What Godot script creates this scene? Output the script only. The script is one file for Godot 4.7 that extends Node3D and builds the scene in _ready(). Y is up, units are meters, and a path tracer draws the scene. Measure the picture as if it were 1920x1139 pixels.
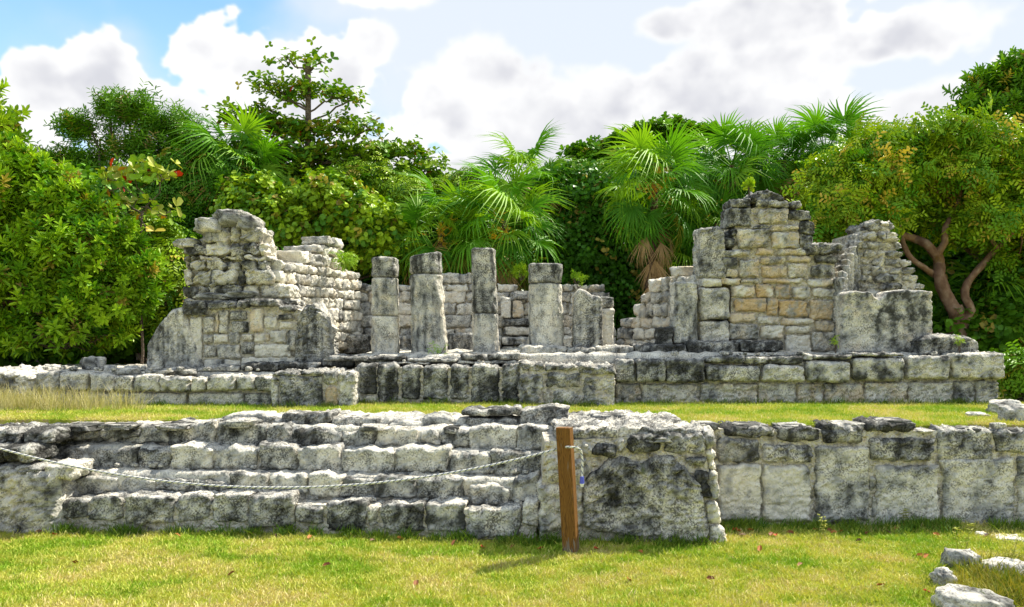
extends Node3D
# Maya ruin on a stepped stone platform in front of a tropical wood.
# Lengths in metres, y up, the camera looks along -z from (0, EYE, 0).
# Masonry was measured on a 1920-pixel-wide picture: a mark at (px, py) on a surface d metres away lies at spot(px, py, d).
const F := 1500.0
const EYE := 1.65
const HZ := 620.0
const CX := 960.0
const TERRACE := 0.82

var rng := RandomNumberGenerator.new()
var fbm := FastNoiseLite.new()
var fine := FastNoiseLite.new()
var plates := FastNoiseLite.new()
var taken := {}
var stone_mat: StandardMaterial3D
var stone_mats := []
var mortar_mat: StandardMaterial3D

# ------------------------------------------------------------------ helpers
func spot(px: float, py: float, d: float) -> Vector3:
	return Vector3((px - CX) * d / F, EYE + (HZ - py) * d / F, -d)

func numbered(called: String) -> String:
	if not taken.has(called):
		taken[called] = 0
		return called
	taken[called] += 1
	return "%s_%03d" % [called, taken[called]]

func tag(o: Node, label: String, category: String, group := "") -> void:
	o.set_meta("label", label)
	o.set_meta("category", category)
	if not o.has_meta("kind"):
		o.set_meta("kind", "thing")
	if group != "":
		o.set_meta("group", group)

func thing(called: String, label: String, category: String, at := Vector3.ZERO, group := "") -> Node3D:
	var o := Node3D.new()
	o.name = numbered(called)
	add_child(o)
	o.position = at
	tag(o, label, category, group)
	return o

func part(parent: Node, called: String, mesh: Mesh, mat: Material, at := Vector3.ZERO) -> MeshInstance3D:
	var o := MeshInstance3D.new()
	var n: int = parent.get_meta("n_" + called, 0)
	o.name = called if n == 0 else "%s_%03d" % [called, n]
	parent.set_meta("n_" + called, n + 1)
	o.mesh = mesh
	o.material_override = mat
	o.position = at
	parent.add_child(o)
	return o

func single(called: String, mesh: Mesh, mat: Material, at: Vector3, label: String, category: String, group := "") -> MeshInstance3D:
	var o := MeshInstance3D.new()
	o.name = numbered(called)
	o.mesh = mesh
	o.material_override = mat
	o.position = at
	add_child(o)
	tag(o, label, category, group)
	return o

func clear_counts(n: Node) -> void:
	for k in n.get_meta_list():
		if String(k).begins_with("n_"):
			n.remove_meta(k)
	for c in n.get_children():
		clear_counts(c)

func lin(r: float, g: float, b: float) -> Color:
	return Color(r, g, b).linear_to_srgb()

func mat(c: Color, rough := 0.9, vertex := false) -> StandardMaterial3D:
	var m := StandardMaterial3D.new()
	m.albedo_color = c
	m.roughness = rough
	m.metallic_specular = 0.3
	m.vertex_color_use_as_albedo = vertex
	return m

func leaf_mat(rough := 0.5, through := 0.8) -> StandardMaterial3D:
	var m := mat(Color.WHITE, rough, true)
	m.metallic_specular = 0.3
	m.cull_mode = BaseMaterial3D.CULL_DISABLED
	m.backlight_enabled = true
	m.backlight = Color(through, through, through * 0.55)
	return m

func noise_texture(size: int, freq: float, oct: int, seed_: int, ramp: Gradient, normal := false) -> ImageTexture:
	var n := FastNoiseLite.new()
	n.seed = seed_
	n.frequency = freq
	n.fractal_octaves = oct
	var im := n.get_seamless_image(size, size)
	if ramp:
		im.convert(Image.FORMAT_RGBA8)
		for y in size:
			for x in size:
				im.set_pixel(x, y, ramp.sample(im.get_pixel(x, y).r))
	return ImageTexture.create_from_image(im)

func ramp(stops: Array) -> Gradient:
	var g := Gradient.new()
	var o := PackedFloat32Array()
	var c := PackedColorArray()
	for s in stops:
		o.append(s[0])
		c.append(s[1])
	g.offsets = o
	g.colors = c
	return g

func finish(v: PackedVector3Array, idx: PackedInt32Array, col := PackedColorArray(), uv := PackedVector2Array()) -> ArrayMesh:
	var a := []
	a.resize(Mesh.ARRAY_MAX)
	a[Mesh.ARRAY_VERTEX] = v
	a[Mesh.ARRAY_INDEX] = idx
	if col.size():
		a[Mesh.ARRAY_COLOR] = col
	if uv.size():
		a[Mesh.ARRAY_TEX_UV] = uv
	var n := PackedVector3Array()
	n.resize(v.size())
	for i in range(0, idx.size(), 3):
		var p := v[idx[i]]
		var c := (v[idx[i + 2]] - p).cross(v[idx[i + 1]] - p)
		n[idx[i]] += c
		n[idx[i + 1]] += c
		n[idx[i + 2]] += c
	for i in n.size():
		n[i] = n[i].normalized() if n[i].length_squared() > 1e-20 else Vector3.UP
	a[Mesh.ARRAY_NORMAL] = n
	var m := ArrayMesh.new()
	m.add_surface_from_arrays(Mesh.PRIMITIVE_TRIANGLES, a)
	return m

# ------------------------------------------------------------------ stone
const PALE := Color(0.80, 0.755, 0.66)
const OCHRE := Color(0.66, 0.48, 0.27)
const GREY := Color(0.34, 0.342, 0.338)
const CRUST := Color(0.05, 0.05, 0.047)
const MOSS := Color(0.09, 0.11, 0.02)

# Weathered limestone: pale stone, grey film and black lichen crust in blotches; dark and warm say how much of each.
func weather(p: Vector3, dark: float, warm: float, stain: float, moss: float) -> Color:
	var a := fbm.get_noise_3dv(p * 1.5)
	var b := fbm.get_noise_3dv(p * 5.0 + Vector3(7.1, 3.3, 1.7))
	var c := fine.get_noise_3dv(p * 34.0)
	var e := fine.get_noise_3dv(p * 16.0 + Vector3(3, 9, 2))
	var drip := fine.get_noise_3dv(Vector3(p.x * 10.0, p.y * 1.3, p.z * 10.0) + Vector3(60, 2, 8))
	var v := 0.60 * a + 0.66 * b + 0.20 * c + 0.26 * e + 0.26 * drip + (dark - 0.55) * 1.45 + stain
	var base := PALE
	var w := smoothstep(-0.2, 0.2, fbm.get_noise_3dv(p * 3.1 + Vector3(31, 5, 9)) + (warm - 0.5) * 0.9)
	base = base.lerp(OCHRE, w * warm)
	base = base.lerp(GREY, 0.85 * smoothstep(-0.46, 0.14, v))
	base = base.lerp(CRUST, 0.92 * smoothstep(0.02, 0.55, v))
	if moss > 0.0:
		base = base.lerp(MOSS, 0.8 * smoothstep(0.1, 0.3, fbm.get_noise_3dv(p * 4.0 + Vector3(1, 44, 3)) + moss - 0.4))
	return base * (1.0 + 0.14 * c + 0.10 * e)

func along(line: PackedVector2Array, u: float) -> Vector2:
	var n := line.size() - 1
	if n == 1:
		return line[0].lerp(line[1], u)
	var x := lerpf(line[0].x, line[n].x, u)
	for i in n:
		if x <= line[i + 1].x or i == n - 1:
			var span := line[i + 1].x - line[i].x
			return line[i].lerp(line[i + 1], clampf((x - line[i].x) / maxf(span, 1e-5), 0, 1))
	return line[n]

# A rounded, eroded block: its front outline runs between two lines, it reaches thick metres back. Centre of the mesh at c.
func block_mesh(top: PackedVector2Array, bot: PackedVector2Array, z0: float, thick: float, c: Vector3, o: Dictionary) -> ArrayMesh:
	var cell: float = o.get("cell", 0.015)
	var r: float = o.get("r", 0.028)
	var rough: float = o.get("rough", 0.012)
	var warp: float = o.get("warp", 0.008)
	var dark: float = 0.48 + (float(o.get("dark", 0.5)) - 0.5) * 1.0
	var warm: float = o.get("warm", 0.15)
	var stains: Array = o.get("stains", [])
	var moss: float = o.get("moss", 0.0)
	var streak: float = o.get("streak", 0.0)
	var sd: Vector3 = o.get("seed", Vector3.ZERO)
	var nt := top.size() - 1
	var w := ((top[nt] - top[0]).length() + (bot[bot.size() - 1] - bot[0]).length()) * 0.5
	var h := maxf(0.02, absf(top[0].y + top[nt].y - bot[0].y - bot[bot.size() - 1].y) * 0.5)
	for t in top:
		h = maxf(h, t.y - (bot[0].y + bot[bot.size() - 1].y) * 0.5)
	r = minf(r, minf(w, h) * 0.42)
	var nu := clampi(ceili(w / cell), 3, 90)
	var nv := clampi(ceili(h / cell), 3, 90)
	var ns := clampi(ceili(thick / (cell * 1.7)), 2, 60)
	var v := PackedVector3Array()
	var col := PackedColorArray()
	var idx := PackedInt32Array()
	for j in nv + 1:
		var fv := float(j) / nv
		for i in nu + 1:
			var fu := float(i) / nu
			var p := along(bot, fu).lerp(along(top, fu), fv)
			var ex := maxf(0.0, r - minf(fu, 1.0 - fu) * w)
			var ey := maxf(0.0, r - minf(fv, 1.0 - fv) * h)
			var l := sqrt(ex * ex + ey * ey)
			var z := z0
			if l > 0.0:
				if l > r:
					var k := (1.0 - r / l)
					p.x += k * ex * (1.0 if fu < 0.5 else -1.0)
					p.y += k * ey * (1.0 if fv < 0.5 else -1.0)
					l = r
				z -= r - sqrt(maxf(0.0, r * r - l * l))
			var q := Vector3(p.x, p.y, z) + sd
			var n1 := fbm.get_noise_3dv(q * 5.0)
			var n2 := fine.get_noise_3dv(q * 19.0)
			p.x += warp * (fine.get_noise_3dv(q * 8.0 + Vector3(50, 0, 0)) + 0.5 * n2)
			p.y += warp * (fine.get_noise_3dv(q * 8.0 + Vector3(0, 50, 0)) + 0.5 * n1)
			var n3 := fine.get_noise_3dv(Vector3(q.x * 26.0, q.y * 44.0, q.z * 30.0))
			var bed := 1.0 - absf(fine.get_noise_3dv(Vector3(q.x * 3.5, q.y * 15.0, q.z * 3.5) + Vector3(0, 70, 0)))
			var plate := plates.get_noise_3dv(Vector3(q.x * 5.0 + 0.6 * n2, q.y * 8.0 + 0.8 * n1, q.z * 5.0))
			var rim := smoothstep(0.05, 0.0, minf(minf(fu, 1.0 - fu) * w, minf(fv, 1.0 - fv) * h))
			z += rough * (0.9 * n1 + 0.7 * n2 + 0.45 * n3 + 0.75 * plate - 1.5 * smoothstep(0.86, 1.0, bed)) - 0.03 * rim * smoothstep(0.2, 0.55, fine.get_noise_3dv(q * 10.0 + Vector3(5, 5, 40)))
			v.append(Vector3(p.x, p.y, z) - c)
			var qc := q if streak <= 0.0 else Vector3(q.x * (1.0 + streak), q.y * (1.0 - 0.75 * minf(streak, 1.0)), q.z)
			var stain := 0.0
			for k in stains:
				var e: Vector2 = (p - (k[0] as Vector2)) / (k[1] as Vector2)
				stain += float(k[2]) * (1.0 - smoothstep(0.75, 1.1, e.length() + 0.5 * n1 + 0.25 * n2))
			col.append(weather(qc, dark, warm, stain, moss))
	for j in nv:
		for i in nu:
			var a := j * (nu + 1) + i
			var b := a + nu + 1
			idx.append_array([a, b, b + 1, a, b + 1, a + 1])
	var loop := PackedInt32Array()
	var out := PackedVector2Array()
	for i in nu:
		loop.append(i); out.append(Vector2(0, -1))
	for j in nv:
		loop.append(j * (nu + 1) + nu); out.append(Vector2(1, 0))
	for i in nu:
		loop.append(nv * (nu + 1) + nu - i); out.append(Vector2(0, 1))
	for j in nv:
		loop.append((nv - j) * (nu + 1)); out.append(Vector2(-1, 0))
	var m := loop.size()
	var prev := loop
	for k in range(1, ns + 1):
		var ring := PackedInt32Array()
		var back := (thick - r) * k / ns
		for l in m:
			var f := v[loop[l]]
			var q := Vector3(f.x, f.y, f.z - back) + c + sd
			var g := rough * (1.1 * fbm.get_noise_3dv(q * 6.0) + 0.6 * plates.get_noise_3dv(q * 6.0) + 0.8 * fine.get_noise_3dv(q * 21.0) + 0.5 * fine.get_noise_3dv(q * 40.0)) * minf(1.0, k * 0.5)
			ring.append(v.size())
			v.append(Vector3(f.x + out[l].x * g, f.y + out[l].y * g, f.z - back))
			col.append(weather(q, dark, warm, 0.0, moss))
		for l in m:
			var n := (l + 1) % m
			idx.append_array([prev[l], prev[n], ring[l], prev[n], ring[n], ring[l]])
		prev = ring
	return finish(v, idx, col)

# Which grain a stone wears: sparse pits on clean stone, dense specks on lichened stone.
func grain_for(dark: float) -> StandardMaterial3D:
	return stone_mats[0 if dark < 0.33 else (1 if dark < 0.56 else 2)]

# An upright plane from (pxa, da) to (pxb, db) seen from above; marks on the picture are laid on it.
func plane_of(pxa: float, da: float, pxb: float, db: float, base: float) -> Dictionary:
	var a := Vector3((pxa - CX) * da / F, base, -da)
	var b := Vector3((pxb - CX) * db / F, base, -db)
	return {"a": a, "ux": (b - a).normalized(), "base": base, "da": da, "len": (b - a).length()}

func on_plane(f: Dictionary, px: float, py: float) -> Vector2:
	var k := (px - CX) / F
	var a: Vector3 = f.a
	var u: Vector3 = f.ux
	var t := (k * -a.z - a.x) / (u.x + k * u.z)
	var d := -(a.z + t * u.z)
	return Vector2(t, EYE + (HZ - py) * d / F - float(f.base))

func wall(called: String, label: String, category: String, f: Dictionary, group := "") -> Node3D:
	var o := thing(called, label, category, f.a, group)
	var u: Vector3 = f.ux
	o.basis = Basis(u, Vector3.UP, u.cross(Vector3.UP))
	return o

func lay(parent: Node3D, top: PackedVector2Array, bot: PackedVector2Array, z0: float, thick: float, o: Dictionary, called := "stone") -> MeshInstance3D:
	var c := Vector3.ZERO
	for p in top:
		c += Vector3(p.x, p.y, 0) / top.size() * 0.5
	for p in bot:
		c += Vector3(p.x, p.y, 0) / bot.size() * 0.5
	c.z = z0 - thick * 0.5
	if not o.has("seed"):
		o.seed = parent.position + Vector3(rng.randf(), rng.randf(), rng.randf()) * 0.6
	return part(parent, called, block_mesh(top, bot, z0, thick, c, o), grain_for(float(o.get("dark", 0.5))), c)

# Stones [left, top, right, bottom, dark, warm] in picture marks on a plane.
func stones(parent: Node3D, f: Dictionary, list: Array, thick := 0.3, more := {}) -> void:
	for s in list:
		var o: Dictionary = more.duplicate()
		o.dark = clampf((s[4] if s.size() > 4 else 0.5) + rng.randf_range(-0.05, 0.05), 0, 1)
		o.warm = s[5] if s.size() > 5 else float(more.get("warm", 0.12))
		var j: float = more.get("jit", 0.009)
		var g: float = more.get("gap", 0.010)
		var tl := on_plane(f, s[0], s[1]) + Vector2(g + rng.randf_range(-j, j), -g + rng.randf_range(-j, j))
		var tr := on_plane(f, s[2], s[1]) + Vector2(-g + rng.randf_range(-j, j), -g + rng.randf_range(-j, j))
		var br := on_plane(f, s[2], s[3]) + Vector2(-g + rng.randf_range(-j, j), g + rng.randf_range(-j, j))
		var bl := on_plane(f, s[0], s[3]) + Vector2(g + rng.randf_range(-j, j), g + rng.randf_range(-j, j))
		lay(parent, PackedVector2Array([tl, tr]), PackedVector2Array([bl, br]), float(more.get("z", 0.0)) + rng.randf_range(-0.008, 0.012) * float(more.get("uneven", 1.0)), thick, o)

# One stone with a drawn outline: marks of its upper and of its lower edge, each from left to right.
func shaped(parent: Node3D, f: Dictionary, top: Array, bot: Array, z0: float, thick: float, o: Dictionary, called := "stone") -> MeshInstance3D:
	var t := PackedVector2Array()
	var b := PackedVector2Array()
	for p in top:
		t.append(on_plane(f, p[0], p[1]))
	for p in bot:
		b.append(on_plane(f, p[0], p[1]))
	if o.has("marks"):
		o.stains = []
		for k in o.marks:
			var c := on_plane(f, k[0], k[1])
			o.stains.append([c, (on_plane(f, k[0] + k[2], k[1] - k[3]) - c).abs(), k[4]])
	return lay(parent, t, b, z0, thick, o, called)

# The mortared core behind the stones, an outline of marks carried back.
func core(parent: Node3D, f: Dictionary, marks: Array, z0: float, thick: float, called := "mortar") -> MeshInstance3D:
	var poly := PackedVector2Array()
	for p in marks:
		poly.append(on_plane(f, p[0], p[1]))
	if Geometry2D.is_polygon_clockwise(poly):
		poly.reverse()
	var tris := Geometry2D.triangulate_polygon(poly)
	var v := PackedVector3Array()
	var idx := PackedInt32Array()
	for p in poly:
		v.append(Vector3(p.x, p.y, z0))
	for i in range(0, tris.size(), 3):
		var a := poly[tris[i]]
		var b := poly[tris[i + 1]]
		var c := poly[tris[i + 2]]
		if (b - a).cross(c - a) > 0:
			idx.append_array([tris[i], tris[i + 2], tris[i + 1]])
		else:
			idx.append_array([tris[i], tris[i + 1], tris[i + 2]])
	for i in poly.size():
		var a := poly[i]
		var b := poly[(i + 1) % poly.size()]
		var s := v.size()
		v.append_array([Vector3(a.x, a.y, z0), Vector3(b.x, b.y, z0), Vector3(b.x, b.y, z0 - thick), Vector3(a.x, a.y, z0 - thick)])
		idx.append_array([s, s + 1, s + 3, s + 1, s + 2, s + 3])
	return part(parent, called, finish(v, idx), mortar_mat)

# Rubble courses that fill an outline of marks.
func rubble(parent: Node3D, f: Dictionary, marks: Array, hmin: float, hmax: float, wmin: float, wmax: float, thick: float, dark_of: Callable, more := {}) -> void:
	var poly := PackedVector2Array()
	for p in marks:
		poly.append(on_plane(f, p[0], p[1]))
	var lo := poly[0]
	var hi := poly[0]
	for p in poly:
		lo = lo.min(p)
		hi = hi.max(p)
	var y := lo.y
	while y < hi.y - hmin * 0.4:
		var h := rng.randf_range(hmin, hmax)
		var x := lo.x - rng.randf_range(0, wmin)
		while x < hi.x:
			var w := rng.randf_range(wmin, wmax) * (h / hmax * 0.5 + 0.5)
			var x0 := x
			var x1 := x + w
			var mid := y + h * 0.5
			x += w
			var got := 0
			for t in 5:
				if Geometry2D.is_point_in_polygon(Vector2(lerpf(x0, x1, (t + 0.5) / 5.0), mid), poly):
					got += 1
			if got < 2:
				continue
			while x0 < x1 - 0.03 and not Geometry2D.is_point_in_polygon(Vector2(x0 + 0.02, mid), poly):
				x0 += 0.015
			while x1 > x0 + 0.03 and not Geometry2D.is_point_in_polygon(Vector2(x1 - 0.02, mid), poly):
				x1 -= 0.015
			if x1 - x0 < 0.05:
				continue
			var o: Dictionary = more.duplicate()
			var wd: Vector2 = dark_of.call((x0 + x1) * 0.5, mid, hi.y)
			o.dark = clampf(wd.x + rng.randf_range(-0.12, 0.12), 0, 1)
			o.warm = clampf(wd.y + rng.randf_range(-0.15, 0.15), 0, 1)
			var j := 0.014
			var g := 0.008
			var k := func() -> float: return rng.randf_range(-j, j)
			lay(parent, PackedVector2Array([Vector2(x0 + g + k.call(), y + h - g + k.call()), Vector2(x1 - g + k.call(), y + h - g + k.call())]),
				PackedVector2Array([Vector2(x0 + g + k.call(), y + g + k.call()), Vector2(x1 - g + k.call(), y + g + k.call())]),
				rng.randf_range(-0.012, 0.02) * float(more.get("uneven", 1.0)), thick * rng.randf_range(0.8, 1.0), o)
		y += h

# A loose boulder.
func boulder(size: Vector3, o := {}) -> ArrayMesh:
	var nu := 26
	var nv := 16
	var sd := Vector3(rng.randf(), rng.randf(), rng.randf()) * 40.0
	var v := PackedVector3Array()
	var col := PackedColorArray()
	var idx := PackedInt32Array()
	var sq: float = o.get("square", 0.7)
	for j in nv + 1:
		for i in nu + 1:
			var th := TAU * i / nu
			var ph := PI * j / nv - PI / 2
			var n := Vector3(cos(ph) * cos(th), sin(ph), cos(ph) * sin(th))
			var s := Vector3(signf(n.x) * pow(absf(n.x), sq), signf(n.y) * pow(absf(n.y), sq), signf(n.z) * pow(absf(n.z), sq))
			var k := 1.0 + 0.30 * fbm.get_noise_3dv(n * 0.9 + sd) + 0.10 * fine.get_noise_3dv(n * 2.5 + sd) + 0.05 * fine.get_noise_3dv(n * 7.0 + sd)
			var p := s * size * 0.5 * k
			v.append(p + Vector3(0, size.y * 0.4, 0))
			col.append(weather(p + sd, o.get("dark", 0.5), o.get("warm", 0.1), 0.0, o.get("moss", 0.0)))
	for j in nv:
		for i in nu:
			var a := j * (nu + 1) + i
			var b := a + nu + 1
			idx.append_array([a, a + 1, b + 1, a, b + 1, b])
	return finish(v, idx, col)

# A drum of a column between two heights; squareness 2 is round, more is squarer.
func drum(parent: Node3D, y0: float, y1: float, a0: Vector2, a1: Vector2, off0: Vector2, off1: Vector2, sq: float, o: Dictionary, tilt := Vector2.ZERO) -> void:
	var cell: float = o.get("cell", 0.015)
	var dark: float = o.get("dark", 0.5)
	var warm: float = o.get("warm", 0.1)
	var rough: float = o.get("rough", 0.012)
	var nu := ceili(TAU * (a0.x + a0.y) * 0.5 / cell)
	var nv := ceili((y1 - y0) / cell)
	var sd := parent.position + Vector3(rng.randf(), rng.randf(), rng.randf())
	var v := PackedVector3Array()
	var col := PackedColorArray()
	var idx := PackedInt32Array()
	var r := 0.02
	var caps := 5
	var rows := nv + 1 + caps
	for j in rows + 1:
		var t := clampf(float(j - 0) / nv, 0.0, 1.0)
		var sc := 1.0
		if j > nv:
			sc = 1.0 - float(j - nv) / (rows - nv)
		var edge := minf(t, 1.0 - t) * (y1 - y0)
		var inset := 0.0
		if edge < r and j <= nv:
			inset = r - sqrt(maxf(0.0, r * r - (r - edge) * (r - edge)))
		for i in nu:
			var th := TAU * i / nu
			var rad := a0.lerp(a1, t) - Vector2(inset, inset)
			if j > nv:
				rad -= Vector2(r, r)
			var cx := signf(cos(th)) * pow(absf(cos(th)), 2.0 / sq)
			var cz := signf(sin(th)) * pow(absf(sin(th)), 2.0 / sq)
			var c := off0.lerp(off1, t)
			var p := Vector3(c.x + cx * rad.x * sc, lerpf(y0, y1, t), c.y + cz * rad.y * sc)
			if t >= 1.0:
				p.y += tilt.x * cx * sc * rad.x + tilt.y * cz * sc * rad.y
			elif t > 0.5:
				p.y += (tilt.x * cx * rad.x + tilt.y * cz * rad.y) * (t - 0.5) * 2.0
			var q := p + sd
			var g := rough * (2.0 * fbm.get_noise_3dv(q * 5.0) + 0.8 * fine.get_noise_3dv(Vector3(q.x * 24.0, q.y * 9.0, q.z * 24.0)))
			if j <= nv:
				p += Vector3(cx, 0, cz) * g
			else:
				p.y += g
			v.append(p)
			col.append(weather(Vector3(q.x * 1.3, q.y * 0.6, q.z * 1.3), dark, warm, 0.0, 0.0))
	for j in rows:
		for i in nu:
			var n := (i + 1) % nu
			var a := j * nu + i
			var b := j * nu + n
			idx.append_array([a, b, b + nu, a, b + nu, a + nu])
	part(parent, o.get("called", "drum"), finish(v, idx, col), grain_for(dark))

# ------------------------------------------------------------------ plants
func add_tube(v: PackedVector3Array, idx: PackedInt32Array, pts: PackedVector3Array, r0: float, r1: float, sides := 7, wob := 0.0) -> void:
	var start := v.size()
	var n := pts.size()
	var up := Vector3(0.3, 0.1, 1).normalized()
	for i in n:
		var t := (pts[mini(i + 1, n - 1)] - pts[maxi(i - 1, 0)]).normalized()
		var s := t.cross(up)
		s = s.normalized() if s.length() > 0.05 else t.cross(Vector3.RIGHT).normalized()
		var b := s.cross(t)
		var r := lerpf(r0, r1, float(i) / (n - 1))
		for k in sides:
			var th := TAU * k / sides
			var rr := r * (1.0 + wob * fine.get_noise_3dv(pts[i] * 6.0 + Vector3(cos(th), sin(th), 0) * 2.0))
			v.append(pts[i] + (s * cos(th) + b * sin(th)) * rr)
	for i in n - 1:
		for k in sides:
			var a := start + i * sides + k
			var b := start + i * sides + (k + 1) % sides
			idx.append_array([a, b + sides, b, a, a + sides, b + sides])

func bent(a: Vector3, b: Vector3, n: int, wob: float, sag := 0.0) -> PackedVector3Array:
	var out := PackedVector3Array()
	var sd := Vector3(rng.randf(), rng.randf(), rng.randf()) * 30.0
	for i in n + 1:
		var t := float(i) / n
		var w := Vector3(fine.get_noise_3dv(sd + Vector3(t * 2.2, 0, 0)), fine.get_noise_3dv(sd + Vector3(0, t * 2.2, 5)), fine.get_noise_3dv(sd + Vector3(9, 0, t * 2.2))) * wob * sin(PI * t)
		out.append(a.lerp(b, t) + w + Vector3(0, sag * sin(PI * t), 0))
	return out

# One leaf of four faces, folded along its midrib. shape: where it is widest and how blunt.
func add_leaf(st: SurfaceTool, base: Vector3, dir: Vector3, up: Vector3, l: float, w: float, wide := 0.5, blunt := 0.5, droop := 0.2, fold := 0.25) -> void:
	var side := dir.cross(up)
	side = side.normalized() if side.length() > 0.01 else Vector3.RIGHT
	var n := side.cross(dir).normalized()
	var tip := base + dir * l - n * droop * l
	var a := dir * l * wide * 0.5 - n * droop * l * 0.1
	var b := dir * l * (wide + (1.0 - wide) * 0.5) - n * droop * l * 0.5
	var l1 := base + a + side * w * 0.42 + n * fold * w
	var r1 := base + a - side * w * 0.42 + n * fold * w
	var l2 := base + b + side * w * blunt + n * fold * w * 0.6
	var r2 := base + b - side * w * blunt + n * fold * w * 0.6
	for t in [[base, l1, l2], [base, l2, tip], [base, tip, r2], [base, r2, r1]]:
		st.add_vertex(t[0]); st.add_vertex(t[1]); st.add_vertex(t[2])

func sprig(kind: String) -> ArrayMesh:
	var st := SurfaceTool.new()
	st.begin(Mesh.PRIMITIVE_TRIANGLES)
	st.set_smooth_group(-1)
	match kind:
		"whorl":   # rosettes of lance leaves at the end of a twig
			for i in 14:
				var th := i * 2.399 + rng.randf_range(-0.3, 0.3)
				var el := lerpf(-0.25, 1.2, i / 13.0)
				var d := Vector3(cos(th) * cos(el), sin(el), sin(th) * cos(el))
				add_leaf(st, Vector3(0, 0.012 * i, 0), d, Vector3.UP + d * 0.2, rng.randf_range(0.10, 0.145), 0.046, 0.55, 0.45, 0.22)
		"almond":  # rosettes of broad blunt leaves
			for i in 9:
				var th := i * 2.399 + rng.randf_range(-0.3, 0.3)
				var el := lerpf(-0.1, 1.0, i / 8.0)
				var d := Vector3(cos(th) * cos(el), sin(el), sin(th) * cos(el))
				add_leaf(st, Vector3(0, 0.01 * i, 0), d, Vector3.UP, rng.randf_range(0.14, 0.21), 0.105, 0.7, 0.5, 0.12, 0.15)
		"trio":    # three broad leaves at a twig's end
			for i in 3:
				var th := i * 2.1 + rng.randf_range(-0.4, 0.4)
				var el := rng.randf_range(-0.3, 0.7)
				var d := Vector3(cos(th) * cos(el), sin(el), sin(th) * cos(el))
				add_leaf(st, Vector3.ZERO, d, Vector3.UP, rng.randf_range(0.13, 0.18), 0.085, 0.65, 0.5, 0.12, 0.15)
		"one":     # a single broad leaf
			add_leaf(st, Vector3.ZERO, Vector3(0.8, -0.3, 0.3).normalized(), Vector3.UP, 0.17, 0.085, 0.65, 0.5, 0.15, 0.15)
		"round":   # alternate round leaves along a twig
			for i in 9:
				var th := i * 2.6 + rng.randf_range(-0.4, 0.4)
				var el := rng.randf_range(-0.3, 0.7)
				var d := Vector3(cos(th) * cos(el), sin(el), sin(th) * cos(el))
				add_leaf(st, Vector3(rng.randf_range(-0.05, 0.05), 0.045 * i - 0.2, rng.randf_range(-0.05, 0.05)), d, Vector3.UP + Vector3(rng.randf(), 0, rng.randf()) - Vector3(0.5, 0, 0.5), rng.randf_range(0.09, 0.15), rng.randf_range(0.09, 0.12), 0.45, 0.52, 0.15, 0.12)
		"small":   # pinnate sprays of small leaflets
			for s in 4:
				var th := s * 1.7 + rng.randf_range(-0.3, 0.3)
				var ax := Vector3(cos(th), rng.randf_range(-0.5, 0.4), sin(th)).normalized()
				for i in 9:
					var sd := 1.0 if i % 2 == 0 else -1.0
					var b := ax * (0.035 + 0.025 * i) - Vector3(0, 0.0009 * i * i, 0)
					var sdv := ax.cross(Vector3.UP).normalized() * sd
					var d := (ax * 0.5 + sdv + Vector3(0, rng.randf_range(-0.5, 0.1), 0)).normalized()
					add_leaf(st, b, d, Vector3.UP + Vector3(rng.randf_range(-0.4, 0.4), 0, rng.randf_range(-0.4, 0.4)), rng.randf_range(0.055, 0.08), 0.032, 0.45, 0.42, 0.2, 0.15)
		"lance":   # slender willowy leaves on upswept twigs
			for i in 18:
				var th := i * 2.399
				var el := rng.randf_range(0.1, 0.9)
				var d := Vector3(cos(th) * cos(el), sin(el), sin(th) * cos(el))
				add_leaf(st, Vector3(0, 0.022 * i - 0.2, 0), d, Vector3.UP, rng.randf_range(0.09, 0.13), 0.024, 0.5, 0.45, 0.15)
		"ivy":     # hanging strings of heart-shaped leaves
			for i in 12:
				var th := rng.randf() * TAU
				var d := Vector3(cos(th) * 0.7, -0.6, sin(th) * 0.7).normalized()
				add_leaf(st, Vector3(rng.randf_range(-0.06, 0.06), 0.2 - 0.035 * i, rng.randf_range(-0.06, 0.06)), d, Vector3(cos(th), 0.6, sin(th)), rng.randf_range(0.06, 0.10), 0.07, 0.35, 0.45, 0.1, 0.1)
	st.generate_normals()
	return st.commit()

func copies(parent: Node, called: String, mesh: Mesh, m: Material, xf: Array, cols: Array) -> MultiMeshInstance3D:
	var mm := MultiMesh.new()
	mm.transform_format = MultiMesh.TRANSFORM_3D
	mm.use_colors = true
	mm.mesh = mesh
	mm.instance_count = xf.size()
	var buf := PackedFloat32Array()
	buf.resize(xf.size() * 16)
	for i in xf.size():
		var t: Transform3D = xf[i]
		var c: Color = cols[i]
		var k := i * 16
		buf[k] = t.basis.x.x; buf[k + 1] = t.basis.y.x; buf[k + 2] = t.basis.z.x; buf[k + 3] = t.origin.x
		buf[k + 4] = t.basis.x.y; buf[k + 5] = t.basis.y.y; buf[k + 6] = t.basis.z.y; buf[k + 7] = t.origin.y
		buf[k + 8] = t.basis.x.z; buf[k + 9] = t.basis.y.z; buf[k + 10] = t.basis.z.z; buf[k + 11] = t.origin.z
		buf[k + 12] = c.r; buf[k + 13] = c.g; buf[k + 14] = c.b; buf[k + 15] = 1.0
	mm.buffer = buf
	var o := MultiMeshInstance3D.new()
	o.name = called
	o.multimesh = mm
	o.material_override = m
	o.set_meta("kind", "stuff")
	parent.add_child(o)
	return o

func facing(y: Vector3, spin: float, s: float, at: Vector3) -> Transform3D:
	y = y.normalized()
	var x := y.cross(Vector3(0.31, 0.2, 0.93))
	x = x.normalized() if x.length() > 0.05 else Vector3.RIGHT
	return Transform3D(Basis(x, y, x.cross(y)).rotated(y, spin).scaled(Vector3(s, s, s)), at)

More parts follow.
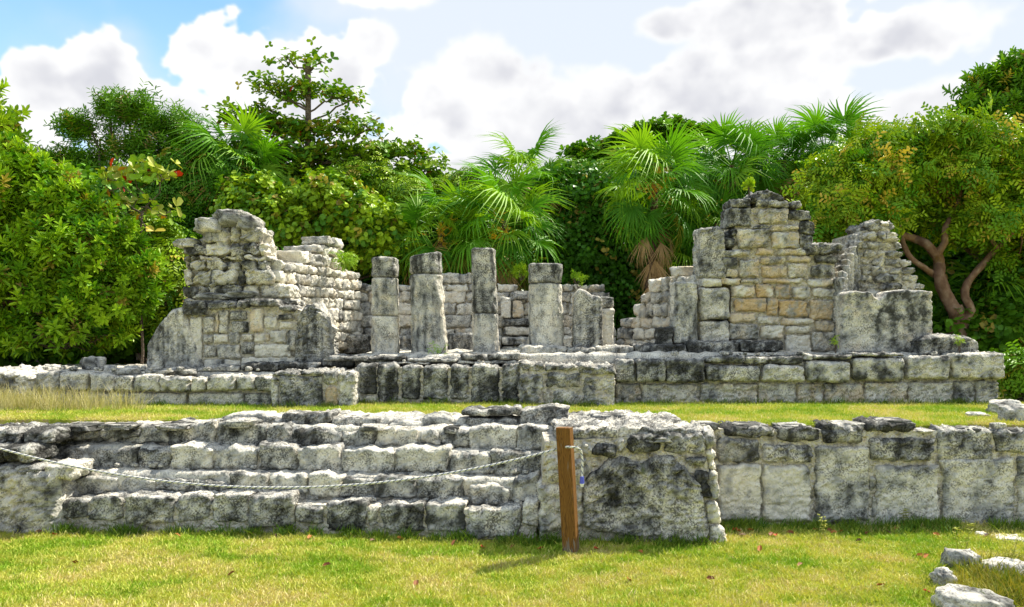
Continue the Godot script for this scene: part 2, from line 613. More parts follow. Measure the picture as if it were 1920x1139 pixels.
func sphere_dir(low := -0.5) -> Vector3:
	var y := rng.randf_range(low, 1.0)
	var th := rng.randf() * TAU
	var r := sqrt(1.0 - y * y)
	return Vector3(cos(th) * r, y, sin(th) * r)

# blobs: [centre mark x, y, half width, half height in marks, clumps, sprigs in a clump]; trunk_px is where the trunk meets the ground.
func tree(called: String, label: String, category: String, trunk_px: float, d: float, trunk_r: float, blobs: Array, leaf: Mesh, lm: Material, c0: Color, c1: Color, o := {}) -> Node3D:
	var ground_y: float = o.get("ground", TERRACE)
	var foot := Vector3((trunk_px - CX) * d / F, ground_y - 0.04, -d)
	var t := thing(called, label, category, foot, o.get("group", ""))
	var v := PackedVector3Array()
	var idx := PackedInt32Array()
	var tv := PackedVector3Array()
	var ti := PackedInt32Array()
	var xf := []
	var cols := []
	var rx := []
	var rc := []
	var low: float = o.get("low", -0.45)
	var size: float = o.get("size", 1.0)
	var mean := Vector3.ZERO
	for b in blobs:
		mean += (spot(b[0], b[1], d) - foot) / blobs.size()
	var fork := mean * Vector3(0.6, 0.55, 0.6)
	if o.has("fork"):
		fork = spot(o.fork[0], o.fork[1], d) - foot
	add_tube(tv, ti, bent(Vector3.ZERO, fork, 8, 0.12), trunk_r, trunk_r * 0.6, 9, 0.25)
	for b in blobs:
		var dz: float = b[6] if b.size() > 6 else 0.0
		var c := spot(b[0], b[1], d + dz) - foot
		var rad := Vector3(b[2] * d / F, b[3] * d / F, (b[2] + b[3]) * 0.45 * d / F)
		rad.z = minf(rad.z, o.get("deep", 1.2))
		var limb_end := c - Vector3(0, rad.y * 0.3, 0)
		var origin := fork
		if o.get("tiers", false):
			origin = fork * clampf((c.y - 0.42 * absf(c.x - fork.x) - 0.12) / fork.y, 0.1, 0.97)
		add_tube(v, idx, bent(origin, limb_end, 6, 0.06 if o.get("tiers", false) else 0.25), minf(trunk_r * 0.5, float(o.get("limb", 0.05))), minf(trunk_r * 0.2, 0.014), 6, 0.2)
		for k in int(b[4]):
			var dir := sphere_dir(low)
			var at := c + dir * rad * pow(rng.randf_range(0.25, 1.0), 0.45)
			if k % 2 == 0:
				add_tube(v, idx, bent(limb_end, at, 4, 0.12), minf(trunk_r * 0.2, 0.012), 0.004, 4)
			var cr: float = o.get("clump", 0.22)
			for s in int(b[5] * float(o.get("many", 1.0))):
				var off := Vector3(rng.randfn(), rng.randfn() * 0.7, rng.randfn()) * cr * 0.6
				var y := dir * 0.7 + Vector3(0, float(o.get("lift", 0.5)), 0) + Vector3(rng.randf_range(-1, 1), rng.randf_range(-1, 1), rng.randf_range(-1, 1)) * 0.55
				var red: float = o.get("red", 0.0)
				var x := facing(y, rng.randf() * TAU, size * rng.randf_range(0.75, 1.2), at + off)
				# every spray draws its own green by lot, wherever it sits
				var cc := c0.lerp(c1, rng.randf()) * rng.randf_range(0.8, 1.15)
				if rng.randf() < 0.05:
					cc = Color(0.50, 0.42, 0.05).lerp(Color(0.26, 0.20, 0.07), rng.randf())
				if rng.randf() < red:
					rx.append(x)
					rc.append(Color(0.42, 0.03, 0.012) if rng.randf() < 0.6 else Color(0.45, 0.2, 0.02))
				else:
					xf.append(x)
					cols.append(cc)
	part(t, "trunk", finish(tv, ti), o.get("bark", bark_mat))
	part(t, "limbs", finish(v, idx), o.get("bark", bark_mat))
	copies(t, "crown", leaf, lm, xf, cols)
	if rx.size():
		copies(t, "red_leaves", o.get("red_mesh", leaf), lm, rx, rc)
	return t

var bark_mat: StandardMaterial3D
var palm_bark: StandardMaterial3D
var fronds := []
var dead_fronds := []
var frond_mat: StandardMaterial3D
var frond_mats := []
var dead_mat: StandardMaterial3D
var flower_mesh: ArrayMesh
var flower_mat: StandardMaterial3D

# A fan leaf: a thin stalk and a disc of folded blades, joined near the middle and free at the drooping tips.
func frond(stalk: float, blade: float, n: int, arc: float, droop: float, curl: float, tip_tint := Color(1.5, 1.15, 1.2)) -> ArrayMesh:
	var v := PackedVector3Array()
	var idx := PackedInt32Array()
	add_tube(v, idx, PackedVector3Array([Vector3.ZERO, Vector3(0, stalk * 0.5, 0.02), Vector3(0, stalk, 0)]), 0.011, 0.006, 4)
	for i in n:
		var a := lerpf(-arc, arc, (i + 0.5) / n) + rng.randf_range(-0.02, 0.02)
		var l := blade * (0.72 + 0.28 * cos(a * 0.62)) * rng.randf_range(0.9, 1.06)
		var d := Vector3(sin(a), cos(a), 0)
		var s := Vector3(cos(a), -sin(a), 0)
		if rng.randf() < 0.06:
			continue
		var wd := 2.0 * arc / n * l * 0.40 * 0.5 * 1.1
		var at := Vector3(0, stalk, 0)
		var prev := -1
		var tw := rng.randf_range(-0.6, 0.6)
		var dr := rng.randf_range(0.5, 1.9)
		for k in 5:
			var f: float = [0.0, 0.22, 0.45, 0.75, 1.0][k]
			var wk: float = [0.08, 0.75, 0.95, 0.5, 0.03][k]
			var z := -droop * dr * l * f * f * f + curl * l * f * absf(sin(a)) * 0.3
			var p := at + d * l * f * (1.0 - 0.10 * droop * f * f) + Vector3(0, 0, z)
			var up := Vector3(0, 0, 1) * wd * wk * 0.55
			var sv := (s + Vector3(0, 0, tw * f)).normalized() * wd * wk
			var b := v.size()
			v.append_array([p - sv + up, p - up * 0.4, p + sv + up])
			if prev >= 0:
				idx.append_array([prev, b, prev + 1, prev + 1, b, b + 1, prev + 1, b + 1, prev + 2, prev + 2, b + 1, b + 2])
			prev = b
	var col := PackedColorArray()
	for p in v:
		var q := clampf((p - Vector3(0, stalk, 0)).length() / blade, 0, 1)
		col.append(Color(1, 1, 1).lerp(tip_tint, smoothstep(0.7, 1.0, q + 0.12 * fine.get_noise_3dv(p * 9.0))))
	return finish(v, idx, col)

func palm(label: String, px: float, crown_py: float, foot_px: float, d: float, s: float, live: int, dead: int, o := {}) -> Node3D:
	var foot := Vector3((foot_px - CX) * d / F, TERRACE - 0.03, -d)
	var t := thing("fan_palm", label, "palm", foot, "fan palms behind the ruin")
	var head := spot(px, crown_py, d) - foot
	var v := PackedVector3Array()
	var idx := PackedInt32Array()
	add_tube(v, idx, bent(Vector3.ZERO, head, 14, 0.15), 0.075, 0.055, 9, 0.35)
	part(t, "trunk", finish(v, idx), palm_bark)
	var low: float = o.get("low", -0.75)
	for i in live:
		var f := (i + 0.5) / live
		var th := i * 2.39996 + rng.randf_range(-0.25, 0.25)
		var el := lerpf(1.35, low, pow(f, 0.85)) + rng.randf_range(-0.12, 0.12)
		var dir := Vector3(cos(th) * cos(el), sin(el), sin(th) * cos(el))
		var up := Vector3(-cos(th) * sin(el), cos(el), -sin(th) * sin(el))
		# the blade tips over at the end of its stalk
		dir = (dir - up * 0.15).normalized()
		up = up - dir * up.dot(dir)
		up = (up + dir.cross(up) * rng.randf_range(-1.0, 1.0)).normalized()
		var x := dir.cross(up).normalized()
		var k := s * rng.randf_range(0.85, 1.12)
		var p := part(t, "frond", fronds[i % fronds.size()], frond_mats[rng.randi() % 3 if f < 0.8 else (4 if rng.randf() < float(o.get("dry", 0.3)) else 2 + rng.randi() % 2)])
		p.transform = Transform3D(Basis(x, dir, x.cross(dir)).scaled(Vector3(k, k, k)), head + Vector3(0, -0.12 * f * s, 0))
	if o.get("flowers", 0) > 0:
		var fx := []
		var fc := []
		for i in int(o.flowers):
			var off := Vector3(rng.randfn() * 0.10 * s, rng.randf_range(-0.35, 0.08) * s, 0.28 * s + rng.randfn() * 0.06)
			fx.append(facing(Vector3(rng.randfn(), -0.6, rng.randfn()), rng.randf() * TAU, rng.randf_range(0.35, 0.5), head + off))
			fc.append(Color(0.75, 0.50, 0.03).lerp(Color(0.60, 0.30, 0.02), rng.randf()))
		copies(t, "flower_cluster", flower_mesh, flower_mat, fx, fc)
	for i in dead:
		var th := i * 2.39996 + 0.7
		var el := rng.randf_range(-1.5, -1.05)
		var dir := Vector3(cos(th) * cos(el), sin(el), sin(th) * cos(el))
		var x := dir.cross(Vector3(cos(th), 0, sin(th)))
		x = x.normalized() if x.length() > 0.05 else Vector3.RIGHT
		var k := s * rng.randf_range(0.8, 1.1)
		var p := part(t, "dead_frond", dead_fronds[i % dead_fronds.size()], dead_mat)
		p.transform = Transform3D(Basis(x, dir, x.cross(dir)).scaled(Vector3(k, k, k)), head + Vector3(0, -0.15 * s - 0.05 * i * s, 0))
	return t

# ------------------------------------------------------------------ ground
func lawn_y(x: float, z: float) -> float:
	return 0.03 * fbm.get_noise_2d(x * 0.5, z * 0.5) + 0.006 * fine.get_noise_2d(x * 6.0, z * 6.0)

func terrace_y(x: float, z: float) -> float:
	return TERRACE + 0.022 * fbm.get_noise_2d(x * 0.6 + 40.0, z * 0.6) + 0.005 * fine.get_noise_2d(x * 6.0, z * 6.0)

func terrace_front(x: float) -> float:
	var marks := [[-40.0, 7.3], [-4.4, 7.36], [-3.4, 7.46], [-2.6, 7.52], [-1.9, 7.54], [0.0, 7.42], [1.45, 7.28], [1.72, 6.98], [40.0, 6.95]]
	for i in marks.size() - 1:
		if x <= marks[i + 1][0]:
			return -lerpf(marks[i][1], marks[i + 1][1], clampf((x - marks[i][0]) / (marks[i + 1][0] - marks[i][0]), 0, 1))
	return -6.95

func stair_foot(px: float) -> float:
	return lerpf(6.62, 6.23, clampf((px - 100.0) / 910.0, -0.1, 1.05))

func steps(a: float, b: float, s: float) -> Array:
	var out := []
	var x := a
	while x < b - s * 0.3:
		out.append(x)
		x += s
	out.append(b)
	return out

func sheet(xs: Array, zs: Array, y_of: Callable, z_of = null) -> ArrayMesh:
	var v := PackedVector3Array()
	var idx := PackedInt32Array()
	for z in zs:
		for x in xs:
			var zz: float = z_of.call(x, z) if z_of != null else z
			v.append(Vector3(x, y_of.call(x, zz), zz))
	var n := xs.size()
	for j in zs.size() - 1:
		for i in n - 1:
			var a := j * n + i
			idx.append_array([a, a + 1, a + n, a + 1, a + n + 1, a + n])
	return finish(v, idx)

func tuft(blades: int, h: float, w: float, spread: float, lean: float) -> ArrayMesh:
	var st := SurfaceTool.new()
	st.begin(Mesh.PRIMITIVE_TRIANGLES)
	st.set_smooth_group(-1)
	for i in blades:
		var th := rng.randf() * TAU
		var b := Vector3(rng.randfn() * spread, 0, rng.randfn() * spread)
		var hh := h * rng.randf_range(0.55, 1.15)
		var l := Vector3(cos(th), 0, sin(th)) * lean * hh * rng.randf_range(0.3, 1.3)
		var s := Vector3(-sin(th), 0, cos(th)) * w
		if rng.randf() < 0.5:
			s = s.rotated(Vector3.UP, 1.2)
		var m := b + Vector3(0, hh * 0.6, 0) + l * 0.4
		var tip := b + Vector3(0, hh, 0) + l
		for q in [[b - s, b + s, m + s * 0.7], [b - s, m + s * 0.7, m - s * 0.7], [m - s * 0.7, m + s * 0.7, tip]]:
			st.add_vertex(q[0]); st.add_vertex(q[1]); st.add_vertex(q[2])
	st.generate_normals()
	return st.commit()

func stuff(called: String, label: String, category: String, mesh: Mesh, m: Material, xf: Array, cols: Array) -> void:
	var o := copies(self, numbered(called), mesh, m, xf, cols)
	tag(o, label, category)
	o.set_meta("kind", "stuff")

# ------------------------------------------------------------------ sky
func make_sky() -> Image:
	var w := 3072
	var h := 1536
	var field := PackedFloat32Array()
	field.resize(w * (h / 2))
	field.fill(-0.6)
	var blobs := []
	# clouds seen in the picture: centre and half size in picture marks
	for b in [[70, 170, 120, 100], [190, 150, 130, 85], [385, 110, 120, 105], [480, 125, 110, 80], [620, 120, 130, 70], [690, 90, 60, 55], [300, 230, 320, 100], [40, 270, 170, 120], [560, 190, 150, 70], [430, 320, 340, 90],
			[900, 150, 80, 90], [860, 225, 130, 100], [1010, 245, 220, 110], [1130, 180, 85, 75], [1300, 180, 160, 85], [1470, 135, 140, 65], [1450, 230, 200, 80], [1250, 50, 70, 32], [1440, 30, 160, 70], [1730, 60, 190, 55], [1740, 210, 260, 55],
			[1900, 120, 60, 28], [1650, 100, 60, 25], [760, 330, 300, 80], [1100, 330, 300, 90], [1600, 300, 330, 90], [1900, 280, 220, 120], [720, -10, 90, 26], [1600, -60, 280, 60]]:
		var az := atan2(b[0] - CX, F)
		blobs.append([az, atan((HZ - b[1]) / F * cos(az)), b[2] / F * cos(az) * cos(az), b[3] / F])
	var g := RandomNumberGenerator.new()
	g.seed = 77
	for i in 170:
		var az := g.randf_range(-PI, PI)
		var el := g.randf_range(0.02, 1.2)
		if absf(az) < 0.68 and el < 0.52:
			continue
		var s := g.randf_range(0.06, 0.2)
		blobs.append([az, el, s / maxf(0.25, cos(el)), s * g.randf_range(0.4, 0.7)])
	for b in blobs:
		var x0 := int((b[0] - b[2] * 1.6) / TAU * w)
		var x1 := int((b[0] + b[2] * 1.6) / TAU * w)
		var y0 := maxi(0, int((PI / 2 - b[1] - b[3] * 1.6) / PI * h))
		var y1 := mini(h / 2 - 1, int((PI / 2 - b[1] + b[3] * 1.6) / PI * h))
		for y in range(y0, y1 + 1):
			var el := PI / 2 - PI * (y + 0.5) / h
			var dy: float = (el - b[1]) / b[3]
			for x in range(x0, x1 + 1):
				var dx: float = ((x + 0.5) / w * TAU - b[0]) / b[2]
				var k := y * w + posmod(x, w)
				var val := 1.0 - sqrt(dx * dx + dy * dy)
				if val > field[k]:
					field[k] = val
	var n1 := FastNoiseLite.new()
	n1.seed = 5
	n1.frequency = 1.0
	n1.fractal_octaves = 5
	var n2 := FastNoiseLite.new()
	n2.seed = 9
	n2.frequency = 1.0
	n2.fractal_octaves = 3
	var im := Image.create(w, h, false, Image.FORMAT_RGBF)
	im.fill(Color(0.30, 0.32, 0.24))
	for y in h / 2:
		var el := PI / 2 - PI * (y + 0.5) / h
		var ce := cos(el)
		var se := sin(el)
		var high := smoothstep(0.0, 0.5, el)
		var air := Color(0.46, 0.64, 0.80).lerp(Color(0.13, 0.30, 0.54), high)
		var stepx := 1 if el < 0.7 else 2
		var x := 0
		while x < w:
			var az := wrapf((x + 0.5) / w * TAU, -PI, PI)
			var d := Vector3(sin(az) * ce, se * 1.25, -cos(az) * ce)
			var a := n1.get_noise_3dv(d * 5.0)
			var b := n2.get_noise_3dv(d * 2.6 + Vector3(4, 8, 1))
			var a2 := n1.get_noise_3dv(d * 13.0 + Vector3(6, 2, 3))
			var a3 := n2.get_noise_3dv(d * 30.0 + Vector3(1, 7, 5)) if el < 0.7 else 0.0
			var dens := field[y * w + x] + 0.6 * a + 0.42 * a2 + 0.2 * a3 + 0.2 * b
			var veil := smoothstep(-0.42, 0.22, b + 0.35 * a + 0.30 * cos(az - 0.75) + 0.02)
			var c := air.lerp(Color(0.46, 0.49, 0.535), 0.92 * veil)
			var cum := smoothstep(0.0, 0.09 + 0.40 * smoothstep(-0.25, 0.3, b + 0.4 * a), dens)
			var grey := clampf(0.55 + 1.1 * n2.get_noise_3dv(d * 4.5 + Vector3(2, 1, 9)) + 0.6 * a2, 0, 1) * smoothstep(0.05, 0.9, dens)
			c = c.lerp(Color(0.57, 0.57, 0.57).lerp(Color(0.385, 0.39, 0.42), grey), cum)
			im.set_pixel(x, y, c)
			if stepx == 2:
				im.set_pixel(x + 1, y, c)
			x += stepx
	return im

# ------------------------------------------------------------------ the scene
func _ready() -> void:
	rng.seed = 20240
	fbm.seed = 3
	fbm.frequency = 1.0
	fbm.fractal_octaves = 3
	plates.seed = 4
	plates.noise_type = FastNoiseLite.TYPE_CELLULAR
	plates.cellular_return_type = FastNoiseLite.RETURN_CELL_VALUE
	plates.cellular_jitter = 1.0
	plates.frequency = 1.0
	plates.fractal_type = FastNoiseLite.FRACTAL_NONE
	fine.seed = 8
	fine.frequency = 1.0
	fine.fractal_type = FastNoiseLite.FRACTAL_NONE

	var cam := Camera3D.new()
	cam.name = "camera"
	cam.projection = Camera3D.PROJECTION_FRUSTUM
	cam.near = 0.1
	cam.far = 2000.0
	cam.size = 0.1 * 1139.0 / F
	cam.frustum_offset = Vector2(0, 0.1 * (HZ - 569.5) / F)
	cam.position = Vector3(0, EYE, 0)
	add_child(cam)
	cam.current = true

	var sun := DirectionalLight3D.new()
	sun.name = "sun"
	sun.light_energy = 1.4
	sun.light_color = Color(1.0, 0.97, 0.91)
	sun.light_angular_distance = 0.5
	sun.shadow_enabled = true
	add_child(sun)
	sun.look_at_from_position(Vector3.ZERO, Vector3(-0.63, -0.98, 0.50), Vector3.UP)

	var env := Environment.new()
	env.background_mode = Environment.BG_SKY
	var sky := Sky.new()
	var pano := PanoramaSkyMaterial.new()
	pano.panorama = ImageTexture.create_from_image(make_sky())
	sky.sky_material = pano
	env.sky = sky
	env.background_energy_multiplier = 0.92
	env.tonemap_mode = Environment.TONE_MAPPER_LINEAR
	env.tonemap_exposure = 2.05
	env.sdfgi_enabled = true
	env.ssao_enabled = true
	env.ssil_enabled = true
	var we := WorldEnvironment.new()
	we.name = "world_environment"
	we.environment = env
	add_child(we)

	make_materials()
	make_ground()
	make_forest_floor()
	make_lower_walls()
	make_platform()
	make_ruins()
	make_rubble_bits()
	make_columns()
	make_plants()
	make_lawn()
	make_small_things()
	for c in get_children():
		clear_counts(c)

func make_materials() -> void:
	var relief := noise_texture(512, 0.03, 5, 12, null)
	for k in 3:
		var sz := 768
		var na := FastNoiseLite.new()
		na.seed = 100 + k
		na.frequency = 0.05
		na.fractal_octaves = 4
		na.fractal_gain = 0.65
		var nb := FastNoiseLite.new()
		nb.seed = 200 + k
		nb.frequency = 0.008
		var ia := na.get_seamless_image(sz, sz)
		var ib := nb.get_seamless_image(sz, sz)
		var im := Image.create(sz, sz, false, Image.FORMAT_RGB8)
		var th: float = [0.25, 0.36, 0.44][k]
		var lo: float = [0.66, 0.56, 0.46][k]
		for y in sz:
			for x in sz:
				var g := ia.get_pixel(x, y).r
				var t := smoothstep(th - 0.13, th + 0.13, g + (ib.get_pixel(x, y).r - 0.5) * 0.55)
				var q := lerpf(lo, 0.9 + 0.1 * g, t)
				im.set_pixel(x, y, Color(q, q, q * 0.985))
		var m := mat(Color.WHITE, 0.92, true)
		m.uv1_triplanar = true
		m.uv1_world_triplanar = true
		m.uv1_scale = Vector3(1.15, 1.15, 1.15)
		m.albedo_texture = ImageTexture.create_from_image(im)
		m.heightmap_enabled = true
		m.heightmap_texture = relief
		m.heightmap_scale = 1.2
		stone_mats.append(m)
	stone_mat = stone_mats[1]
	mortar_mat = mat(Color.WHITE, 0.95)
	mortar_mat.albedo_texture = noise_texture(512, 0.012, 5, 21, ramp([[0.0, lin(0.16, 0.15, 0.13)], [0.3, lin(0.44, 0.40, 0.33)], [0.45, lin(0.66, 0.60, 0.49)], [0.75, lin(0.74, 0.70, 0.60)], [1.0, lin(0.62, 0.50, 0.34)]]))
	mortar_mat.uv1_triplanar = true
	mortar_mat.uv1_world_triplanar = true
	mortar_mat.uv1_scale = Vector3(1.1, 1.1, 1.1)
	mortar_mat.heightmap_enabled = true
	mortar_mat.heightmap_texture = relief
	mortar_mat.heightmap_scale = 5.0
	bark_mat = mat(Color.WHITE, 0.9)
	bark_mat.albedo_texture = noise_texture(256, 0.03, 4, 31, ramp([[0.0, lin(0.06, 0.045, 0.035)], [0.5, lin(0.16, 0.12, 0.09)], [1.0, lin(0.30, 0.25, 0.20)]]))
	bark_mat.uv1_triplanar = true
	bark_mat.uv1_world_triplanar = true
	bark_mat.uv1_scale = Vector3(2.5, 1.2, 2.5)
	bark_mat.heightmap_enabled = true
	bark_mat.heightmap_texture = relief
	bark_mat.heightmap_scale = 3.0
	palm_bark = bark_mat.duplicate()
	palm_bark.albedo_color = Color(1.0, 0.92, 0.8)

func make_ground() -> void:
	var soil := mat(Color.WHITE, 0.95)
	soil.albedo_texture = noise_texture(512, 0.02, 5, 41, ramp([[0.0, lin(0.14, 0.18, 0.02)], [0.45, lin(0.32, 0.36, 0.04)], [0.6, lin(0.38, 0.34, 0.10)], [0.8, lin(0.36, 0.27, 0.14)], [1.0, lin(0.30, 0.21, 0.12)]]))
	soil.uv1_triplanar = true
	soil.uv1_world_triplanar = true
	soil.uv1_scale = Vector3(0.9, 0.9, 0.9)
	var xs := [-300.0, -100.0, -40.0, -15.0] + steps(-7.0, 7.0, 0.12) + [15.0, 40.0, 100.0, 300.0]
	var zs := [-300.0, -100.0, -40.0, -12.0] + steps(-7.4, -3.0, 0.12) + [0.0, 10.0, 40.0, 100.0, 300.0]
	var g := MeshInstance3D.new()
	g.name = "ground"
	g.mesh = sheet(xs, zs, lawn_y)
	g.material_override = soil
	g.set_meta("kind", "structure")
	add_child(g)
	var tx := [-60.0, -25.0, -12.0] + steps(-8.0, 8.0, 0.12) + [12.0, 25.0, 60.0]
	var tz := steps(0.0, 1.0, 0.03)
	var t := MeshInstance3D.new()
	t.name = "terrace"
	# rows run from the far wood to the front edge, and a last row down into the lawn
	var rows := []
	for k in tz:
		rows.append(k)
	rows.append(2.0)
	t.mesh = sheet(tx, rows, func(x: float, z: float) -> float: return -0.1 if z > terrace_front(x) + 0.0005 else terrace_y(x, z),
		func(x: float, k: float) -> float: return terrace_front(x) + 0.001 if k > 1.5 else lerpf(-60.0, terrace_front(x), 1.0 - pow(1.0 - k, 2.6)))
	t.material_override = soil
	t.set_meta("kind", "structure")
	add_child(t)

func make_forest_floor() -> void:
	var litter := mat(Color.WHITE, 0.95)
	litter.albedo_texture = noise_texture(512, 0.03, 5, 45, ramp([[0.0, lin(0.03, 0.022, 0.014)], [0.45, lin(0.075, 0.05, 0.028)], [0.7, lin(0.13, 0.085, 0.045)], [1.0, lin(0.20, 0.14, 0.08)]]))
	litter.uv1_triplanar = true
	litter.uv1_world_triplanar = true
	litter.uv1_scale = Vector3(0.8, 0.8, 0.8)
	var o := MeshInstance3D.new()
	o.name = "forest_floor_ground"
	o.mesh = sheet([-60.0, -25.0, -12.0] + steps(-9.0, 9.0, 0.3) + [12.0, 25.0, 60.0], steps(0.0, 1.0, 0.05), func(x: float, z: float) -> float: return terrace_y(x, z) + 0.012 + 0.02 * (fine.get_noise_2d(x * 2.0, z * 2.0) + 1.0),
		func(x: float, k: float) -> float: return lerpf(-59.0, -10.6 - 0.35 * fine.get_noise_2d(x * 1.3, 3.0), 1.0 - pow(1.0 - k, 2.2)))
	o.material_override = litter
	o.set_meta("kind", "structure")
	add_child(o)

func make_lower_walls() -> void:
	# ---- the stairway: five courses, each set back from the one below
	var d1 := 6.45
	var base := plane_of(100, d1 + 0.17, 1010, d1 - 0.22, 0.0)
	var s := wall("stone_stairway", "long stairway of five rough limestone courses rising from the lawn behind the rope", "stairs", base)
	var o := {"z": 0.0, "r": 0.018, "rough": 0.009, "warp": 0.014, "jit": 0.014, "uneven": 2.0}
	var f := base
	stones(s, f, [[100, 937, 160, 975, .72, .3], [160, 933, 230, 978, .62, .3], [230, 931, 324, 986, .6, .2], [324, 928, 393, 980, .62], [393, 925, 466, 983, .6], [466, 928, 554, 990, .55, .25],
		[554, 945, 606, 986, .6], [609, 940, 688, 1000, .62, .15], [689, 948, 712, 988, .6], [712, 944, 795, 998, .58], [795, 946, 872, 1000, .55], [878, 954, 980, 1010, .52, .2], [978, 942, 1012, 990, .4]], 0.36, o)
	core(s, f, [[102, 1040], [102, 945], [560, 948], [1005, 962], [1005, 1050]], -0.035, 0.4)
	var put := func(list: Array, d: float, lo: float, hi: float, x0: float, x1: float, thick: float) -> void:
		var fr := plane_of(100, d + 0.17, 1010, d - 0.22, 0.0)
		var bu: Vector3 = base.ux
		var fa: Vector3 = fr.a
		var z := (fa - s.position).dot(bu.cross(Vector3.UP))
		var oo := o.duplicate()
		oo.z = z
		# the frames share one origin, so shift marks by where this plane's own start lies
		var dx := (fa - s.position).dot(bu)
		for q in list:
			var m := q.duplicate() as Array
			var tl := on_plane(fr, m[0], m[1]) + Vector2(dx, 0)
			var br := on_plane(fr, m[2], m[3]) + Vector2(dx, 0)
			var o2: Dictionary = oo.duplicate()
			o2.dark = clampf((m[4] if m.size() > 4 else 0.5) + rng.randf_range(-0.06, 0.06), 0, 1)
			o2.warm = m[5] if m.size() > 5 else 0.1
			var k := func() -> float: return rng.randf_range(-0.02, 0.02)
			var wave := 0.05 * fbm.get_noise_2d(tl.x * 1.3, d * 10.0)
			tl.y += wave
			br.y += wave * 0.6
			lay(s, PackedVector2Array([Vector2(tl.x + 0.005 + k.call(), tl.y + k.call()), Vector2(lerpf(tl.x, br.x, rng.randf_range(0.35, 0.65)), tl.y + 0.006 + k.call()), Vector2(br.x - 0.005 + k.call(), tl.y + k.call())]),
				PackedVector2Array([Vector2(tl.x + 0.005 + k.call(), br.y + k.call()), Vector2(br.x - 0.005 + k.call(), br.y + k.call())]), z + rng.randf_range(-0.02, 0.025), thick, o2)
		var a := on_plane(fr, x0, lo) + Vector2(dx, 0)
		var b := on_plane(fr, x1, hi) + Vector2(dx, 0)
		var cm := {"cell": 0.035, "rough": 0.02, "warp": 0.01, "dark": 0.42, "warm": 0.25}
		lay(s, PackedVector2Array([Vector2(a.x, b.y), Vector2(b.x, b.y)]), PackedVector2Array([Vector2(a.x, a.y - 0.1), Vector2(b.x, a.y - 0.1)]), z - 0.045, 0.5, cm, "mortar")
	put.call([[143, 892, 225, 928, .55], [225, 893, 291, 928, .55], [291, 897, 361, 923, .6], [361, 899, 425, 926, .55], [425, 886, 507, 928, .62], [507, 895, 577, 928, .4], [577, 890, 640, 931, .45], [640, 899, 700, 935, .58],
		[700, 893, 782, 936, .6], [784, 897, 868, 939, .62], [880, 907, 959, 947, .38, .2], [960, 900, 1014, 946, .4]], 6.68, 940, 900, 108, 1010, 0.38)
	put.call([[95, 840, 160, 880, .55], [176, 838, 254, 882, .58, .2], [255, 846, 321, 881, .66, .2], [321, 840, 398, 883, .6], [398, 842, 478, 885, .55], [486, 836, 558, 884, .66], [558, 840, 640, 889, .45], [641, 838, 739, 885, .42],
		[740, 838, 842, 881, .42], [842, 850, 923, 894, .5], [923, 846, 1022, 898, .66]], 6.9, 890, 850, 96, 1020, 0.4)
	put.call([[16, 818, 66, 852, .7], [65, 815, 158, 840, .66], [160, 808, 235, 834, .42], [236, 801, 314, 833, .55], [314, 797, 403, 841, .72], [406, 797, 500, 841, .75], [500, 800, 549, 836, .66], [549, 803, 641, 836, .7], [641, 804, 704, 836, .6],
		[704, 804, 787, 838, .36], [787, 805, 825, 837, .42], [825, 808, 881, 843, .68], [881, 801, 971, 844, .5], [971, 799, 1046, 841, .42]], 7.12, 842, 806, 10, 1060, 0.42)
	put.call([[420, 778, 530, 797, .5], [530, 775, 625, 794, .62], [490, 790, 574, 812, .7], [623, 782, 712, 805, .66], [728, 787, 794, 805, .25], [868, 778, 972, 800, .6], [866, 763, 980, 781, .62], [972, 768, 1068, 801, .55]], 7.36, 804, 788, 490, 1110, 0.3)
	for q in [[-20, 92, 812], [90, 172, 809], [170, 262, 806]]:
		var a0 := s.transform.affine_inverse() * spot(q[0], q[2], 7.2)
		var a1 := s.transform.affine_inverse() * spot(q[1], q[2] - 1, 7.2)
		lay(s, PackedVector2Array([Vector2(a0.x, a0.y), Vector2((a0.x + a1.x) * 0.5, a0.y + 0.01), Vector2(a1.x, a1.y)]), PackedVector2Array([Vector2(a0.x, a0.y - 0.08), Vector2(a1.x, a1.y - 0.08)]), a0.z, 0.3, {"dark": 0.62, "rough": 0.02, "warp": 0.02, "r": 0.02})
	var top_rock := part(s, "stone", boulder(Vector3(0.3, 0.15, 0.22), {"dark": 0.68}), stone_mat)
	top_rock.position = s.transform.affine_inverse() * spot(822, 804, 7.3)
	for q in [[150, 800, .34, .06], [230, 797, .3, .05], [70, 806, .4, .07], [330, 797, .3, .05], [455, 792, .26, .07], [700, 800, .2, .05], [850, 803, .14, .06], [20, 810, .36, .06]]:
		var r := part(s, "stone", boulder(Vector3(q[2], q[3], 0.3), {"dark": rng.randf_range(0.55, 0.72), "square": 0.5}), stone_mats[2])
		r.position = s.transform.affine_inverse() * spot(q[0], q[1], 7.2 if q[0] < 500 else 7.1) - Vector3(0, 0.03, 0)

	# ---- the smooth block that closes the stairway
	f = plane_of(-120, 6.5, 106, 6.5, 0.0)
	var e := wall("plastered_end_wall", "smooth grey plastered block with small stones above it, closing the stairway's end", "wall", f)
	core(e, f, [[-118, 1030], [-118, 905], [60, 900], [94, 912], [98, 1030]], -0.05, 0.6)
	shaped(e, f, [[-118, 884], [10, 880], [104, 888]], [[-118, 1010], [104, 1010]], 0.0, 0.5, {"dark": 0.47, "rough": 0.02, "r": 0.06, "warm": 0.0})
	stones(e, f, [[-60, 876, 20, 892, .55], [20, 874, 72, 898, .58], [72, 872, 132, 906, .5], [-90, 838, -5, 872, .8], [-4, 838, 58, 874, .85]], 0.35, {"r": 0.03, "rough": 0.014, "z": -0.03})
